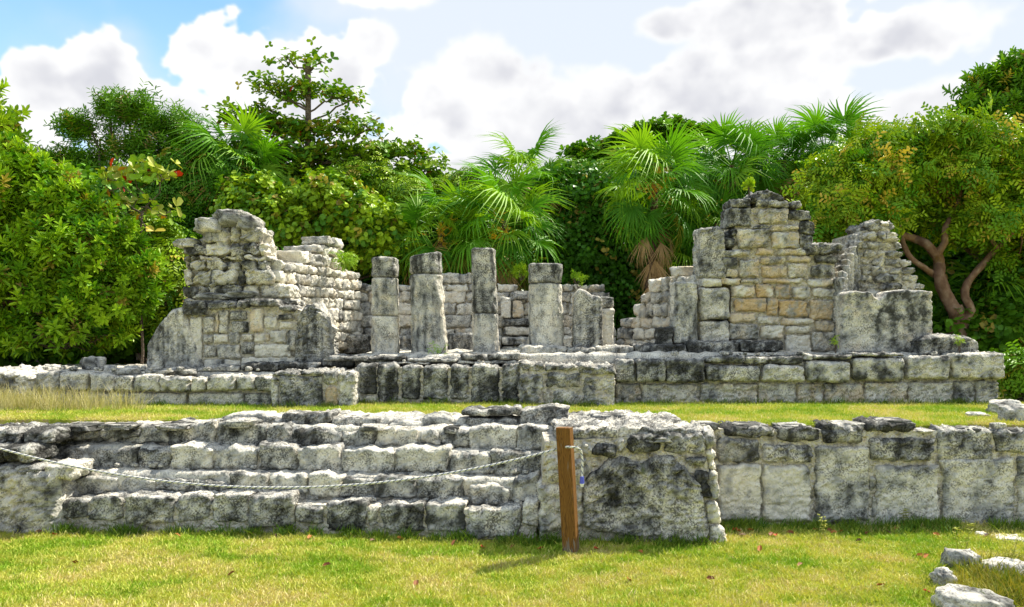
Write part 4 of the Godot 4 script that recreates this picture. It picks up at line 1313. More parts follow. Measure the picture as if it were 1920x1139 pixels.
func make_columns() -> void:
	var specs := [
		["slender square-edged column with a black band at its top, the first from the rubble wall", 698.0, 748.0, 667.0, 699.0, 745.0, 484.0, 9.95, 3.4],
		["stout round column with scratched white sides and a sloping black top", 772.0, 839.0, 661.0, 769.0, 827.0, 478.0, 10.0, 2.3],
		["tallest thin square column, black with lichen down to a pale joint", 887.0, 936.0, 658.0, 884.0, 928.0, 467.0, 10.05, 3.6],
		["stout round column under a separate dark square capstone", 991.0, 1058.0, 653.0, 993.0, 1052.0, 496.0, 10.1, 2.3]]
	for k in 4:
		var q: Array = specs[k]
		var d: float = q[7]
		var mid: float = (q[1] + q[2]) * 0.5
		var foot := spot(mid, q[3] + 5.0, d)
		var c := thing("stone_column", q[0], "column", foot, "columns on the platform")
		var m := func(px: float, py: float) -> Vector2:
			var p := spot(px, py, d) - foot
			return Vector2(p.x, p.y)
		var r0: float = (q[2] - q[1]) * 0.5 * d / F
		var r1: float = (q[5] - q[4]) * 0.5 * d / F
		var sq: float = q[8]
		var offt: float = m.call((q[4] + q[5]) * 0.5, q[6]).x
		var top: float = m.call(mid, q[6]).y
		var joints: Array = [[0.0, 0.42, 0.80, 1.0], [0.0, 0.80, 1.0], [0.0, 0.38, 1.0], [0.0, 0.775, 1.0]][k]
		var darks: Array = [[0.34, 0.46, 0.68], [0.44, 0.66], [0.50, 0.66], [0.46, 0.66]][k]
		for i in joints.size() - 1:
			var t0: float = joints[i]
			var t1: float = joints[i + 1]
			var last: bool = i == joints.size() - 2
			var cap := k == 3 and last
			var a0 := Vector2(lerpf(r0, r1, t0), lerpf(r0, r1, t0))
			var a1 := Vector2(lerpf(r0, r1, t1), lerpf(r0, r1, t1))
			if cap:
				a0 = Vector2(0.205, 0.2)
				a1 = Vector2(0.205, 0.2)
			drum(c, top * t0 + (0.003 if i else 0.0), top * t1, a0, a1, Vector2(offt * t0, 0), Vector2(offt * t1, 0), 5.0 if cap else sq,
				{"dark": darks[i], "warm": [0.3, 0.25, 0.25, 0.2][k], "rough": 0.010, "called": "capstone" if cap else "drum"}, Vector2(0.16, 0.0) if k == 1 and last else Vector2.ZERO)
		# mortar skirt round the foot
		var b := boulder(Vector3(r0 * 2.7, 0.07, r0 * 2.6), {"dark": 0.25, "square": 0.8})
		part(c, "footing", b, stone_mat, Vector3(0, -0.04, 0))
	var f := plane_of(1072, 10.0, 1130, 10.0, 1.35)
	var s := wall("broken_pillar", "broken dark pillar stub with a peaked top, beside the capped column", "pillar", f)
	shaped(s, f, [[1076, 552], [1086, 541], [1096, 546], [1108, 555], [1127, 556]], [[1074, 656], [1129, 656]], 0.18, 0.36, {"dark": 0.62, "rough": 0.012, "r": 0.06, "streak": 0.4, "warm": 0.0})
	f = plane_of(1128, 10.35, 1154, 10.35, 1.35)
	var p := wall("thin_pier", "thin pale pier with a dark cap block behind the broken pillar stub", "pier", f)
	stones(p, f, [[1129, 577, 1153, 656, .34], [1128, 556, 1154, 576, .66]], 0.3, {"r": 0.02, "rough": 0.012})

func make_plants() -> void:
	var lm := leaf_mat(0.40, 0.62)
	frond_mats = []
	for c in [lin(0.14, 0.36, 0.018), lin(0.24, 0.45, 0.025), lin(0.085, 0.26, 0.016), lin(0.36, 0.40, 0.05), lin(0.58, 0.36, 0.12)]:
		var m := leaf_mat(0.5, 0.8)
		m.metallic_specular = 0.3
		m.albedo_color = c
		frond_mats.append(m)
	dead_mat = leaf_mat(0.8, 0.5)
	dead_mat.albedo_color = lin(0.52, 0.34, 0.15)
	for k in 4:
		fronds.append(frond(0.42, 0.48, 32, 2.2, [0.35, 0.5, 0.7, 0.45][k], [0.4, 0.9, 0.3, 1.2][k]))
	for k in 2:
		dead_fronds.append(frond(0.26, 0.40, 22, 0.75, 0.25, 0.5))
	var whorl := sprig("whorl")
	var almond := sprig("almond")
	var trio := sprig("trio")
	var one := sprig("one")
	var rnd := sprig("round")
	var small := sprig("small")
	var lance := sprig("lance")
	var ivy := sprig("ivy")
	flower_mesh = small
	flower_mat = leaf_mat(0.7, 0.5)
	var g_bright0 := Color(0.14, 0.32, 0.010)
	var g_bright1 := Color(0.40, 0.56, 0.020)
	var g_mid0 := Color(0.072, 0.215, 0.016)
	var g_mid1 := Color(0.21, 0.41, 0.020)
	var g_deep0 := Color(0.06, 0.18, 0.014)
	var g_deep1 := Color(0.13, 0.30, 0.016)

	# near bush that overhangs the platform's end
	tree("broadleaf_tree", "bright yellow-green bushy tree of lance-leaved rosettes overhanging the ledge platform", "tree", -60, 10.6, 0.11,
		[[40, 390, 110, 70, 60, 11], [-60, 450, 150, 150, 56, 11], [140, 480, 110, 80, 64, 11], [60, 550, 150, 90, 64, 11], [205, 575, 70, 60, 34, 10], [110, 640, 120, 40, 26, 9], [20, 330, 50, 40, 22, 10], [235, 520, 45, 50, 18, 10], [90, 420, 90, 60, 40, 11]], whorl, lm, Color(0.09, 0.26, 0.010), Color(0.38, 0.57, 0.022), {"clump": 0.15, "fork": [-40, 560], "deep": 0.9, "size": 0.85, "many": 1.3})
	tree("broadleaf_tree", "thin-branched tree reaching up against the clouds behind the bright bushy one", "tree", -110, 11.4, 0.09,
		[[-60, 240, 50, 50, 10, 6], [10, 285, 26, 30, 8, 4], [-50, 330, 80, 60, 20, 9], [4, 225, 20, 40, 7, 3], [-20, 190, 24, 20, 5, 3]], whorl, lm, g_mid0, g_bright1, {"clump": 0.2, "deep": 0.6})
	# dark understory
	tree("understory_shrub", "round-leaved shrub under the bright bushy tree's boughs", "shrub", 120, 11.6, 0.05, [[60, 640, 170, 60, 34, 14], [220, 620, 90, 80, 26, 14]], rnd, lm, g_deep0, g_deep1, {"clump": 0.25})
	tree("understory_shrub", "yellowish leafy shrub squeezed between the bright bushy tree and the rounded end stone", "shrub", 300, 11.4, 0.05, [[300, 520, 50, 70, 26, 11], [290, 470, 30, 50, 14, 9], [270, 600, 50, 60, 18, 11]], small, lm, g_mid0, g_bright1, {"clump": 0.18})
	# sapling with red leaves
	tree("red_leaved_sapling", "thin sapling with scattered red and yellow leaves standing before the dark wood", "sapling", 268, 10.9, 0.022,
		[[205, 335, 35, 20, 9, 2], [258, 322, 40, 14, 9, 2], [305, 332, 32, 16, 8, 2], [225, 392, 42, 14, 8, 2], [300, 395, 40, 18, 7, 2], [268, 452, 26, 12, 3, 2]], trio, lm, g_mid1, Color(0.34, 0.36, 0.06), {"clump": 0.17, "red": 0.24, "red_mesh": one, "fork": [266, 400], "size": 0.95})
	# willowy tree
	tree("willowy_tree", "airy tree with slender leaves and layered boughs, next to the tall tiered one", "tree", 270, 15.0, 0.10,
		[[170, 240, 46, 12, 14, 9], [235, 210, 45, 14, 14, 9], [305, 235, 56, 13, 15, 9], [160, 300, 60, 15, 15, 9], [250, 280, 70, 13, 17, 9], [345, 275, 46, 20, 13, 9], [230, 345, 110, 26, 26, 10], [95, 330, 50, 30, 18, 12], [340, 350, 60, 36, 18, 10], [276, 200, 14, 16, 4, 4], [205, 200, 24, 10, 6, 7]], lance, lm, g_mid0, g_mid1, {"clump": 0.2, "low": -0.2, "lift": 0.8})
	# tall almond with tiers
	tree("tiered_tree", "tall tree with level tiers of broad leaves, some red, towering over the rubble wall", "tree", 580, 15.0, 0.085,
		[[545, 112, 34, 6, 8, 2], [602, 112, 10, 12, 4, 2], [580, 135, 16, 10, 6, 2], [490, 160, 26, 12, 8, 3], [530, 172, 30, 14, 9, 3], [575, 172, 34, 18, 15, 4], [620, 182, 26, 16, 10, 3], [655, 186, 20, 12, 7, 3],
		[430, 216, 28, 8, 9, 4], [475, 228, 36, 12, 14, 5], [530, 240, 40, 14, 18, 5], [590, 248, 40, 14, 18, 5], [640, 240, 36, 14, 14, 4], [690, 240, 24, 10, 8, 4], [505, 205, 20, 8, 5, 3],
		[450, 288, 60, 18, 20, 7], [530, 296, 70, 20, 26, 7], [610, 300, 70, 22, 28, 7], [690, 290, 60, 16, 20, 7], [750, 285, 40, 14, 12, 5], [805, 302, 26, 8, 8, 3], [560, 350, 130, 30, 50, 10], [690, 340, 100, 26, 40, 9], [780, 335, 50, 20, 18, 8]], trio, lm, g_mid0, Color(0.30, 0.44, 0.02), {"clump": 0.2, "low": -0.4, "red": 0.025, "red_mesh": one, "fork": [577, 112], "lift": 0.8, "deep": 1.0, "size": 0.8, "many": 1.7, "limb": 0.02, "tiers": true})
	# bushes just behind the ruin
	tree("round_leaved_shrub", "glossy round-leaved shrub pressing against the side wall's broken top", "shrub", 600, 13.2, 0.06,
		[[560, 430, 100, 60, 70, 11], [680, 430, 80, 60, 54, 11], [480, 400, 70, 60, 42, 11], [620, 380, 80, 40, 40, 10], [720, 480, 60, 50, 34, 10]], rnd, lm, g_mid0, g_bright1, {"clump": 0.15, "deep": 0.7, "size": 0.85})
	tree("dense_green_tree", "dense mid-green tree filling the wood between the sapling and the rubble wall", "tree", 400, 14.0, 0.10,
		[[400, 330, 80, 50, 56, 12], [340, 400, 80, 70, 56, 12], [450, 400, 80, 60, 50, 12], [380, 480, 120, 70, 56, 12], [330, 340, 50, 50, 28, 11]], small, lm, g_mid0, g_bright0, {"clump": 0.18})
	tree("dense_green_tree", "olive small-leaved tree between the tiered tree and the bushy palms", "tree", 760, 14.6, 0.09,
		[[760, 380, 80, 45, 46, 12], [680, 350, 70, 45, 40, 12], [860, 370, 60, 40, 30, 11], [720, 430, 100, 60, 46, 12], [882, 345, 22, 25, 8, 5]], small, lm, g_mid0, g_bright1, {"clump": 0.18})
	# vine mass in the middle
	tree("vine_covered_tree", "dark tree wrapped in hanging vines, filling the gap beyond the capped column", "tree", 1120, 14.4, 0.12,
		[[1100, 400, 70, 70, 60, 14], [1130, 500, 80, 90, 70, 14], [1060, 470, 50, 90, 40, 13], [1180, 560, 50, 80, 34, 13], [1090, 590, 90, 60, 40, 12], [1080, 350, 70, 30, 30, 12]], ivy, lm, g_deep0, g_mid0, {"clump": 0.22, "lift": 0.0, "low": -0.9})
	tree("leaning_almond_tree", "broad-leaved boughs stretching level over the clouds behind the skirted palm", "tree", 1300, 15.4, 0.09,
		[[1105, 292, 40, 8, 16, 8], [1170, 275, 60, 14, 30, 9], [1250, 250, 55, 12, 28, 9], [1180, 310, 80, 22, 40, 10], [1110, 318, 36, 14, 14, 8], [1300, 265, 50, 20, 24, 9]], almond, lm, g_mid0, g_mid1, {"clump": 0.15, "low": -0.2, "red": 0.01, "red_mesh": one, "lift": 1.0, "size": 0.62})
	tree("dense_green_tree", "bright leafy tree rising between the thick palm and the vine-covered tree", "tree", 1090, 15.2, 0.09,
		[[1100, 350, 90, 40, 50, 14], [1040, 350, 50, 30, 22, 12], [1180, 360, 70, 50, 36, 13]], small, lm, g_mid1, g_bright0, {"clump": 0.22})
	# right: spreading tree with bare smooth limbs
	gumbo(small, lm)
	tree("broadleaf_tree", "dark full-crowned tree towering above the spreading one", "tree", 2020, 14.2, 0.14,
		[[1890, 190, 60, 50, 36, 15], [1960, 230, 90, 90, 60, 15], [1870, 250, 60, 50, 30, 14], [1920, 160, 40, 40, 18, 12], [2040, 300, 120, 120, 60, 14]], whorl, lm, g_mid0, g_mid1, {"clump": 0.24})
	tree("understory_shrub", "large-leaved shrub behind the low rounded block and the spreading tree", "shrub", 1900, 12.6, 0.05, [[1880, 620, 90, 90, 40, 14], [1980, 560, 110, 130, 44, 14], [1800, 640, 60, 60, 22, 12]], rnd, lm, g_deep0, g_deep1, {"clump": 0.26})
	tree("understory_shrub", "low bright weed bush at the end of the ledge-stone platform", "shrub", 1915, 9.6, 0.02, [[1925, 705, 35, 40, 14, 8]], small, lm, g_deep1, g_mid1, {"clump": 0.15})

	tree("dense_green_tree", "tall leafy tree standing close behind the spreading tree's forked trunk", "tree", 1850, 14.8, 0.12,  # added tree: keeps the sun off the shrubs below it
		[[1800, 330, 110, 70, 50, 13], [1930, 330, 110, 80, 50, 13], [1700, 380, 90, 70, 40, 13], [1840, 430, 130, 70, 50, 13], [2060, 360, 120, 100, 50, 13]], rnd, lm, g_mid0, g_mid1, {"clump": 0.26})
	tree("dense_green_tree", "broad leafy tree standing close behind the bright bushy one", "tree", 100, 13.4, 0.12,  # added likewise, to deepen the shade under the boughs here
		[[40, 400, 120, 70, 50, 13], [170, 420, 110, 70, 50, 13], [100, 500, 150, 70, 50, 13], [-120, 420, 130, 100, 50, 13], [250, 480, 80, 60, 34, 12]], rnd, lm, g_mid0, g_mid1, {"clump": 0.26})
	# palms
	palm("fan palm sticking up between the willowy tree and the tiered tree", 440, 300, 455, 14.2, 1.35, 24, 2)
	palm("bushy low fan palm beside the thick one, showing over the stout scratched column", 828, 430, 835, 13.2, 1.3, 30, 4, {"low": -0.9, "flowers": 12})
	palm("thick fan palm with its big fans spreading just behind the tallest column", 945, 415, 942, 12.9, 1.35, 34, 6, {"low": -1.0, "flowers": 10})
	palm("upper fan palm rising above the thick one against the clouds", 985, 335, 975, 14.4, 1.3, 24, 2)
	palm("fan palm with a long skirt of dead brown fronds over a thin leaning trunk", 1228, 340, 1205, 13.0, 1.3, 32, 18, {"low": -1.15, "flowers": 16, "dry": 0.6})
	palm("fan palm in full sun standing behind the stacked pillar", 1372, 310, 1385, 14.2, 1.35, 28, 6)
	palm("small fan palm crown squeezed between two bigger ones behind the tower wall", 1470, 300, 1460, 14.8, 1.2, 24, 4)
	palm("fan palm with stiff upright fans above the tower wall's dark top", 1548, 285, 1530, 14.6, 1.35, 26, 5)
	palm("young fan palm whose yellowing fan hangs over the stacked pillar", 1345, 420, 1345, 13.4, 1.0, 16, 3, {"dry": 0.7})
	palm("low fan palm growing in shade behind the stepped wall", 1285, 490, 1285, 13.8, 1.0, 16, 2)
	palm("shaded fan palm beneath the spreading tree's forked trunk", 1760, 590, 1765, 13.6, 1.15, 18, 2)
	palm("dark fan palm hanging its fans in deep shade beyond the spreading tree's trunk", 1880, 560, 1890, 12.8, 1.3, 20, 4)
	palm("shaded fan palm low in the undergrowth beside the rounded end stone", 215, 655, 215, 12.2, 0.9, 14, 3)
	palm("dim fan palm in the shade behind the broad thin rock", 40, 650, 40, 12.4, 1.0, 14, 2)

	# the far wood: full crowns one behind another
	var k := 0
	for q in [[-420, 300], [-180, 330], [40, 360], [250, 380], [470, 350], [640, 360], [820, 390], [1000, 385], [1190, 370], [1360, 330], [1540, 330], [1720, 300], [1930, 300], [2160, 290], [2400, 300]]:
		var behind: String = ["beyond the ledge platform's open end", "beyond the thin-branched tree", "behind the bright bushy tree", "behind the red-leaved sapling", "behind the dense mid-green tree", "behind the tiered tree", "behind the olive small-leaved tree", "behind the thick palm", "behind the vine-covered tree", "behind the palm over the stacked pillar", "behind the palm with stiff upright fans", "behind the spreading tree's crown", "behind the dark full-crowned tree", "past the dark full-crowned tree", "last of the row past the dark full-crowned tree"][k]
		var names := "tree of the far wood " + behind
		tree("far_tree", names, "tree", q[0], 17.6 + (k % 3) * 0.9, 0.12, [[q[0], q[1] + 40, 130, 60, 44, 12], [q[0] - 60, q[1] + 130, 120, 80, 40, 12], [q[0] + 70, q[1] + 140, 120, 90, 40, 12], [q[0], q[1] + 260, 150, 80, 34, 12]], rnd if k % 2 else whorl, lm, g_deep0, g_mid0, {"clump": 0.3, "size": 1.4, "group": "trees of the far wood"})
		k += 1
	for i in 11:  # extra rear row, added to block low sky light behind the wood
		var px := -700.0 + i * 330.0
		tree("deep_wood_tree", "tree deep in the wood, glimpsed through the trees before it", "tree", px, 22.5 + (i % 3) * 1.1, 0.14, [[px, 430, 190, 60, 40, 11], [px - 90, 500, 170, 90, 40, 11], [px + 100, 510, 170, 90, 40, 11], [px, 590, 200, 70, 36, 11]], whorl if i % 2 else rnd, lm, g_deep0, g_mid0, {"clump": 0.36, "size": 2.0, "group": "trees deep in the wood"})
	for i in 14:
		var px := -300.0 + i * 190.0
		tree("far_shrub", "leafy shrub filling the foot of the far wood", "shrub", px, 16.4 + (i % 3) * 0.5, 0.05, [[px, 600, 130, 80, 34, 13], [px + 60, 520, 100, 80, 26, 12]], rnd if i % 3 else ivy, lm, g_deep0, g_deep1, {"clump": 0.3, "size": 1.3, "group": "shrubs at the foot of the far wood"})

	# plants that root in the masonry
	for q in [[648, 497, 10.9, 34, "small bush rooted in the side wall's crest", "small"], [976, 520, 12.3, 30, "bright young bush growing behind the capped column's black capstone", "whorl"], [1084, 536, 11.9, 10, "tiny seedling on the back wall's stepped top", "whorl"], [1405, 366, 10.1, 7, "single-stemmed seedling with yellow leaves on the tower wall's summit", "almond"],
			[1567, 655, 9.3, 6, "wispy weed at the joint between tower wall and notched slab", "small"], [1800, 655, 9.2, 5, "weed tuft against the low rounded block", "small"], [820, 668, 9.5, 10, "mossy cushion at the stout column's foot", "small"]]:
		var ms: Mesh = {"small": small, "whorl": whorl, "almond": almond}[q[5]]
		var at := spot(q[0], q[1], q[2])
		var p := thing("wall_plant", q[4], "plant", at)
		var v := PackedVector3Array()
		var idx := PackedInt32Array()
		var xf := []
		var cols := []
		for i in int(q[3]):
			var off := Vector3(rng.randfn() * 0.06, rng.randf_range(0.0, 0.16), rng.randfn() * 0.06) if q[3] > 7 else Vector3(rng.randfn() * 0.02, rng.randf_range(0.05, 0.16), rng.randfn() * 0.02)
			if i < 5:
				add_tube(v, idx, bent(Vector3(0, -0.05, 0), off, 3, 0.02), 0.006, 0.003, 4)
			xf.append(facing(Vector3(rng.randfn(), 1.4, rng.randfn()), rng.randf() * TAU, rng.randf_range(0.3, 0.5) * (1.0 if q[3] > 12 or q[5] != "small" else 0.55), off))
			cols.append(g_mid1.lerp(g_bright1, rng.randf()))
		part(p, "stem", finish(v, idx), bark_mat)
		copies(p, "leaves", ms, lm, xf, cols)

func gumbo(leaf: Mesh, lm: Material) -> void:
	var d := 12.2
	var foot := spot(1800, 0, d)
	foot.y = TERRACE - 0.05
	var t := thing("spreading_tree", "spreading tree with smooth reddish forked limbs and a wide light-green crown, behind the low block", "tree", foot)
	var P := func(px: float, py: float, dz := 0.0) -> Vector3: return spot(px, py, d + dz) - foot
	var bark := mat(Color.WHITE, 0.7)
	bark.albedo_texture = noise_texture(256, 0.02, 4, 61, ramp([[0.0, lin(0.10, 0.05, 0.03)], [0.5, lin(0.24, 0.14, 0.09)], [1.0, lin(0.42, 0.33, 0.25)]]))
	bark.uv1_triplanar = true
	bark.uv1_world_triplanar = true
	bark.uv1_scale = Vector3(1.5, 1.0, 1.5)
	var v := PackedVector3Array()
	var idx := PackedInt32Array()
	add_tube(v, idx, PackedVector3Array([P.call(1806, 760), P.call(1802, 690), P.call(1798, 640), P.call(1800, 600), P.call(1790, 575)]), 0.15, 0.11, 11, 0.3)
	part(t, "trunk", finish(v, idx), bark)
	var lines := [
		[[1795, 590], [1775, 555], [1762, 520], [1762, 495], [1755, 470]], [[1755, 478], [1738, 458], [1715, 448], [1690, 440], [1655, 425], [1610, 400]], [[1757, 478], [1772, 455], [1772, 430], [1785, 405], [1800, 370], [1810, 320]],
		[[1752, 515], [1730, 500], [1705, 480], [1690, 440], [1690, 400], [1715, 350]], [[1805, 605], [1822, 582], [1810, 560], [1815, 530], [1840, 500], [1870, 465], [1895, 440], [1930, 400]], [[1870, 465], [1850, 430], [1845, 390], [1860, 330]]]
	var radii := [[0.10, 0.085], [0.075, 0.03], [0.055, 0.02], [0.05, 0.02], [0.068, 0.03], [0.03, 0.015]]
	for i in lines.size():
		var c := Curve3D.new()
		for q in lines[i]:
			c.add_point(P.call(q[0], q[1], rng.randf_range(-0.15, 0.15)))
		var pts := PackedVector3Array()
		for k in lines[i].size():
			var a: Vector3 = c.get_point_position(maxi(k - 1, 0))
			var b: Vector3 = c.get_point_position(mini(k + 1, lines[i].size() - 1))
			c.set_point_in(k, (a - b) * 0.17)
			c.set_point_out(k, (b - a) * 0.17)
		for k in 21:
			pts.append(c.sample(0, 0) if k == 0 else c.sample_baked(c.get_baked_length() * k / 20.0, true))
		var lv := PackedVector3Array()
		var li := PackedInt32Array()
		add_tube(lv, li, pts, radii[i][0], radii[i][1], 9, 0.2)
		part(t, "limb", finish(lv, li), bark)
	var tv := PackedVector3Array()
	var ti := PackedInt32Array()
	var xf := []
	var cols := []
	var ends := [P.call(1610, 400), P.call(1810, 320), P.call(1715, 350), P.call(1930, 400), P.call(1860, 330), P.call(1655, 425)]
	for q in [[1620, 330, 80, 60, 56], [1560, 390, 60, 70, 44], [1700, 280, 80, 50, 54], [1800, 290, 80, 50, 54], [1890, 330, 70, 60, 46], [1760, 360, 120, 60, 60], [1880, 420, 80, 60, 46], [1620, 420, 80, 40, 32], [1840, 420, 60, 30, 22], [1980, 370, 80, 90, 36], [1560, 455, 50, 30, 18], [1910, 480, 30, 24, 9]]:
		var c: Vector3 = P.call(q[0], q[1])
		var rad := Vector3(q[2] * d / F, q[3] * d / F, 0.75)
		var from: Vector3 = ends[0]
		for e in ends:
			if e.distance_to(c) < from.distance_to(c):
				from = e
		add_tube(tv, ti, bent(from, c, 6, 0.2), 0.025, 0.01, 5)
		for k in int(q[4] * 0.62):
			var dir := sphere_dir(-0.6)
			var at := c + dir * rad * (pow(rng.randf_range(0.2, 1.0), 0.5) * (1.38 if k % 4 == 0 else 1.0))
			add_tube(tv, ti, bent(c, at, 4, 0.1), 0.010, 0.004, 4)
			var spread := rng.randf_range(0.05, 0.14)
			for s in 12:
				var off := Vector3(rng.randfn(), rng.randfn() * 0.7, rng.randfn()) * spread
				xf.append(facing(dir * 0.5 + Vector3(rng.randf_range(-1, 1), rng.randf_range(-0.4, 1), rng.randf_range(-1, 1)), rng.randf() * TAU, rng.randf_range(0.6, 1.35), at + off))
				cols.append(Color(0.08, 0.26, 0.012).lerp(Color(0.42, 0.55, 0.02), rng.randf()) * rng.randf_range(0.7, 1.2) if rng.randf() > 0.06 else Color(0.55, 0.42, 0.06))
	part(t, "twigs", finish(tv, ti), bark)
	copies(t, "crown", leaf, lm, xf, cols)

func make_lawn() -> void:
	var gm := leaf_mat(0.55, 0.7)
	var tuft_a := tuft(13, 0.023, 0.0026, 0.024, 1.2)
	var tone := func(x: float, z: float) -> Color:
		var n := fbm.get_noise_2d(x * 0.9, z * 1.4) + 0.4 * fine.get_noise_2d(x * 5.0, z * 5.0) + rng.randfn() * 0.25 + 0.22 * smoothstep(-6.0, -4.9, z)
		var c := Color(0.24, 0.40, 0.02).lerp(Color(0.55, 0.56, 0.10), smoothstep(-0.6, 0.2, n))
		return c.lerp(Color(0.66, 0.56, 0.26), smoothstep(0.2, 0.75, n)) * rng.randf_range(0.8, 1.15)
	var xf := []
	var cols := []
	for i in 85000:
		var d := rng.randf_range(4.2, 7.0)
		var x := rng.randf_range(-0.75, 0.75) * d
		var z := -d
		if d > stair_foot(CX + x * F / d) - 0.02 and x < 0.3 or d > 6.18 and x > 0.2 and x < 1.68 or d > 6.76:
			continue
		var thin := smoothstep(0.25, 0.6, fbm.get_noise_2d(x * 2.6 + 30.0, z * 3.4))
		if rng.randf() < thin * 0.8:
			continue
		var clump := 1.0 + 0.3 * smoothstep(0.2, 0.6, fine.get_noise_2d(x * 4.5 + 80.0, z * 4.5))
		xf.append(facing(Vector3(rng.randfn() * 0.25, 1, rng.randfn() * 0.25), rng.randf() * TAU, rng.randf_range(0.6, 1.3) * clump, Vector3(x, lawn_y(x, z) - 0.004, z)))
		cols.append(tone.call(x, z))
	stuff("lawn_grass", "short sunlit lawn grass in front of the stairway", "grass", tuft_a, gm, xf, cols)
	xf = []
	cols = []
	for i in 64000:
		var x := rng.randf_range(-6.8, 6.8)
		var fr := terrace_front(x)
		var z := rng.randf_range(-9.0, fr - 0.01)
		xf.append(facing(Vector3(rng.randfn() * 0.25, 1, rng.randfn() * 0.25), rng.randf() * TAU, rng.randf_range(0.7, 1.3), Vector3(x, terrace_y(x, z) - 0.004, z)))
		cols.append(tone.call(x, z))
	stuff("terrace_grass", "short yellow-green grass on the terrace between the two stone walls", "grass", tuft_a, gm, xf, cols)
	# longer weeds along the wall feet
	var tuft_b := tuft(9, 0.10, 0.004, 0.03, 0.8)
	xf = []
	cols = []
	for i in 1500:
		var px := rng.randf_range(90, 1340) if i % 2 else rng.randf_range(1360, 1960)
		var d := stair_foot(px) - 0.03 - absf(rng.randfn()) * 0.05
		if px > 985:
			d = 6.16 - absf(rng.randfn()) * 0.04
		if px > 1362:
			d = 6.74 - absf(rng.randfn()) * 0.14
		if fbm.get_noise_1d(px * 0.02) < -0.12:
			continue
		var x := (px - CX) * d / F
		xf.append(facing(Vector3(rng.randfn() * 0.3, 1, rng.randfn() * 0.3), rng.randf() * TAU, rng.randf_range(0.4, 1.0), Vector3(x, lawn_y(x, -d), -d)))
		cols.append(Color(0.06, 0.16, 0.012).lerp(Color(0.20, 0.28, 0.03), rng.randf()))
	for i in 700:
		var px := rng.randf_range(120, 1900)
		var d := 8.72 if px < 510 else (8.58 if px < 665 else (8.86 if px < 975 else (8.68 if px < 1155 else 8.96)))
		d -= absf(rng.randfn()) * 0.04
		if fbm.get_noise_1d(px * 0.015 + 5.0) < -0.05 and px < 1600:
			continue
		var x := (px - CX) * d / F
		xf.append(facing(Vector3(rng.randfn() * 0.3, 1, rng.randfn() * 0.3), rng.randf() * TAU, rng.randf_range(0.3, 0.9), Vector3(x, terrace_y(x, -d), -d)))
		cols.append(Color(0.05, 0.15, 0.012).lerp(Color(0.22, 0.26, 0.03), rng.randf()))
	for i in 420:
		var d := rng.randf_range(4.6, 6.2)
		var x := rng.randf_range(-0.66, 0.66) * d
		if fine.get_noise_2d(x * 1.1 + 12.0, d * 1.6) < 0.15:
			continue
		xf.append(facing(Vector3(rng.randfn() * 0.5, 1, rng.randfn() * 0.5), rng.randf() * TAU, rng.randf_range(0.25, 0.5), Vector3(x, lawn_y(x, -d), -d)))
		cols.append(Color(0.14, 0.30, 0.02).lerp(Color(0.40, 0.42, 0.06), rng.randf()))
	for i in 500:
		var px := 1890 + rng.randfn() * 50
		var d := rng.randf_range(4.75, 5.6)
		var x := (px - CX) * d / F
		xf.append(facing(Vector3(rng.randfn() * 0.3, 1, rng.randfn() * 0.3), rng.randf() * TAU, rng.randf_range(0.5, 1.2), Vector3(x, lawn_y(x, -d), -d)))
		cols.append(Color(0.12, 0.20, 0.015).lerp(Color(0.36, 0.30, 0.05), rng.randf()))
	stuff("weeds", "longer green weeds growing along the feet of the walls", "weeds", tuft_b, gm, xf, cols)
	# pale dry grass on the terrace, left
	var straw := tuft(10, 0.32, 0.0026, 0.05, 0.55)
	xf = []
	cols = []
	for i in 520:
		var px := -160.0 + absf(rng.randfn()) * 210.0
		var d := rng.randf_range(8.1, 8.68)
		if px > 260:
			continue
		var x := (px - CX) * d / F
		xf.append(facing(Vector3(rng.randfn() * 0.2 + 0.1, 1, rng.randfn() * 0.2), rng.randf() * TAU, rng.randf_range(0.5, 1.0), Vector3(x, terrace_y(x, -d), -d)))
		cols.append(Color(0.42, 0.40, 0.16).lerp(Color(0.62, 0.54, 0.30), rng.randf()))
	stuff("dry_grass", "tall pale dry grass in front of the low ledge platform", "grass", straw, gm, xf, cols)

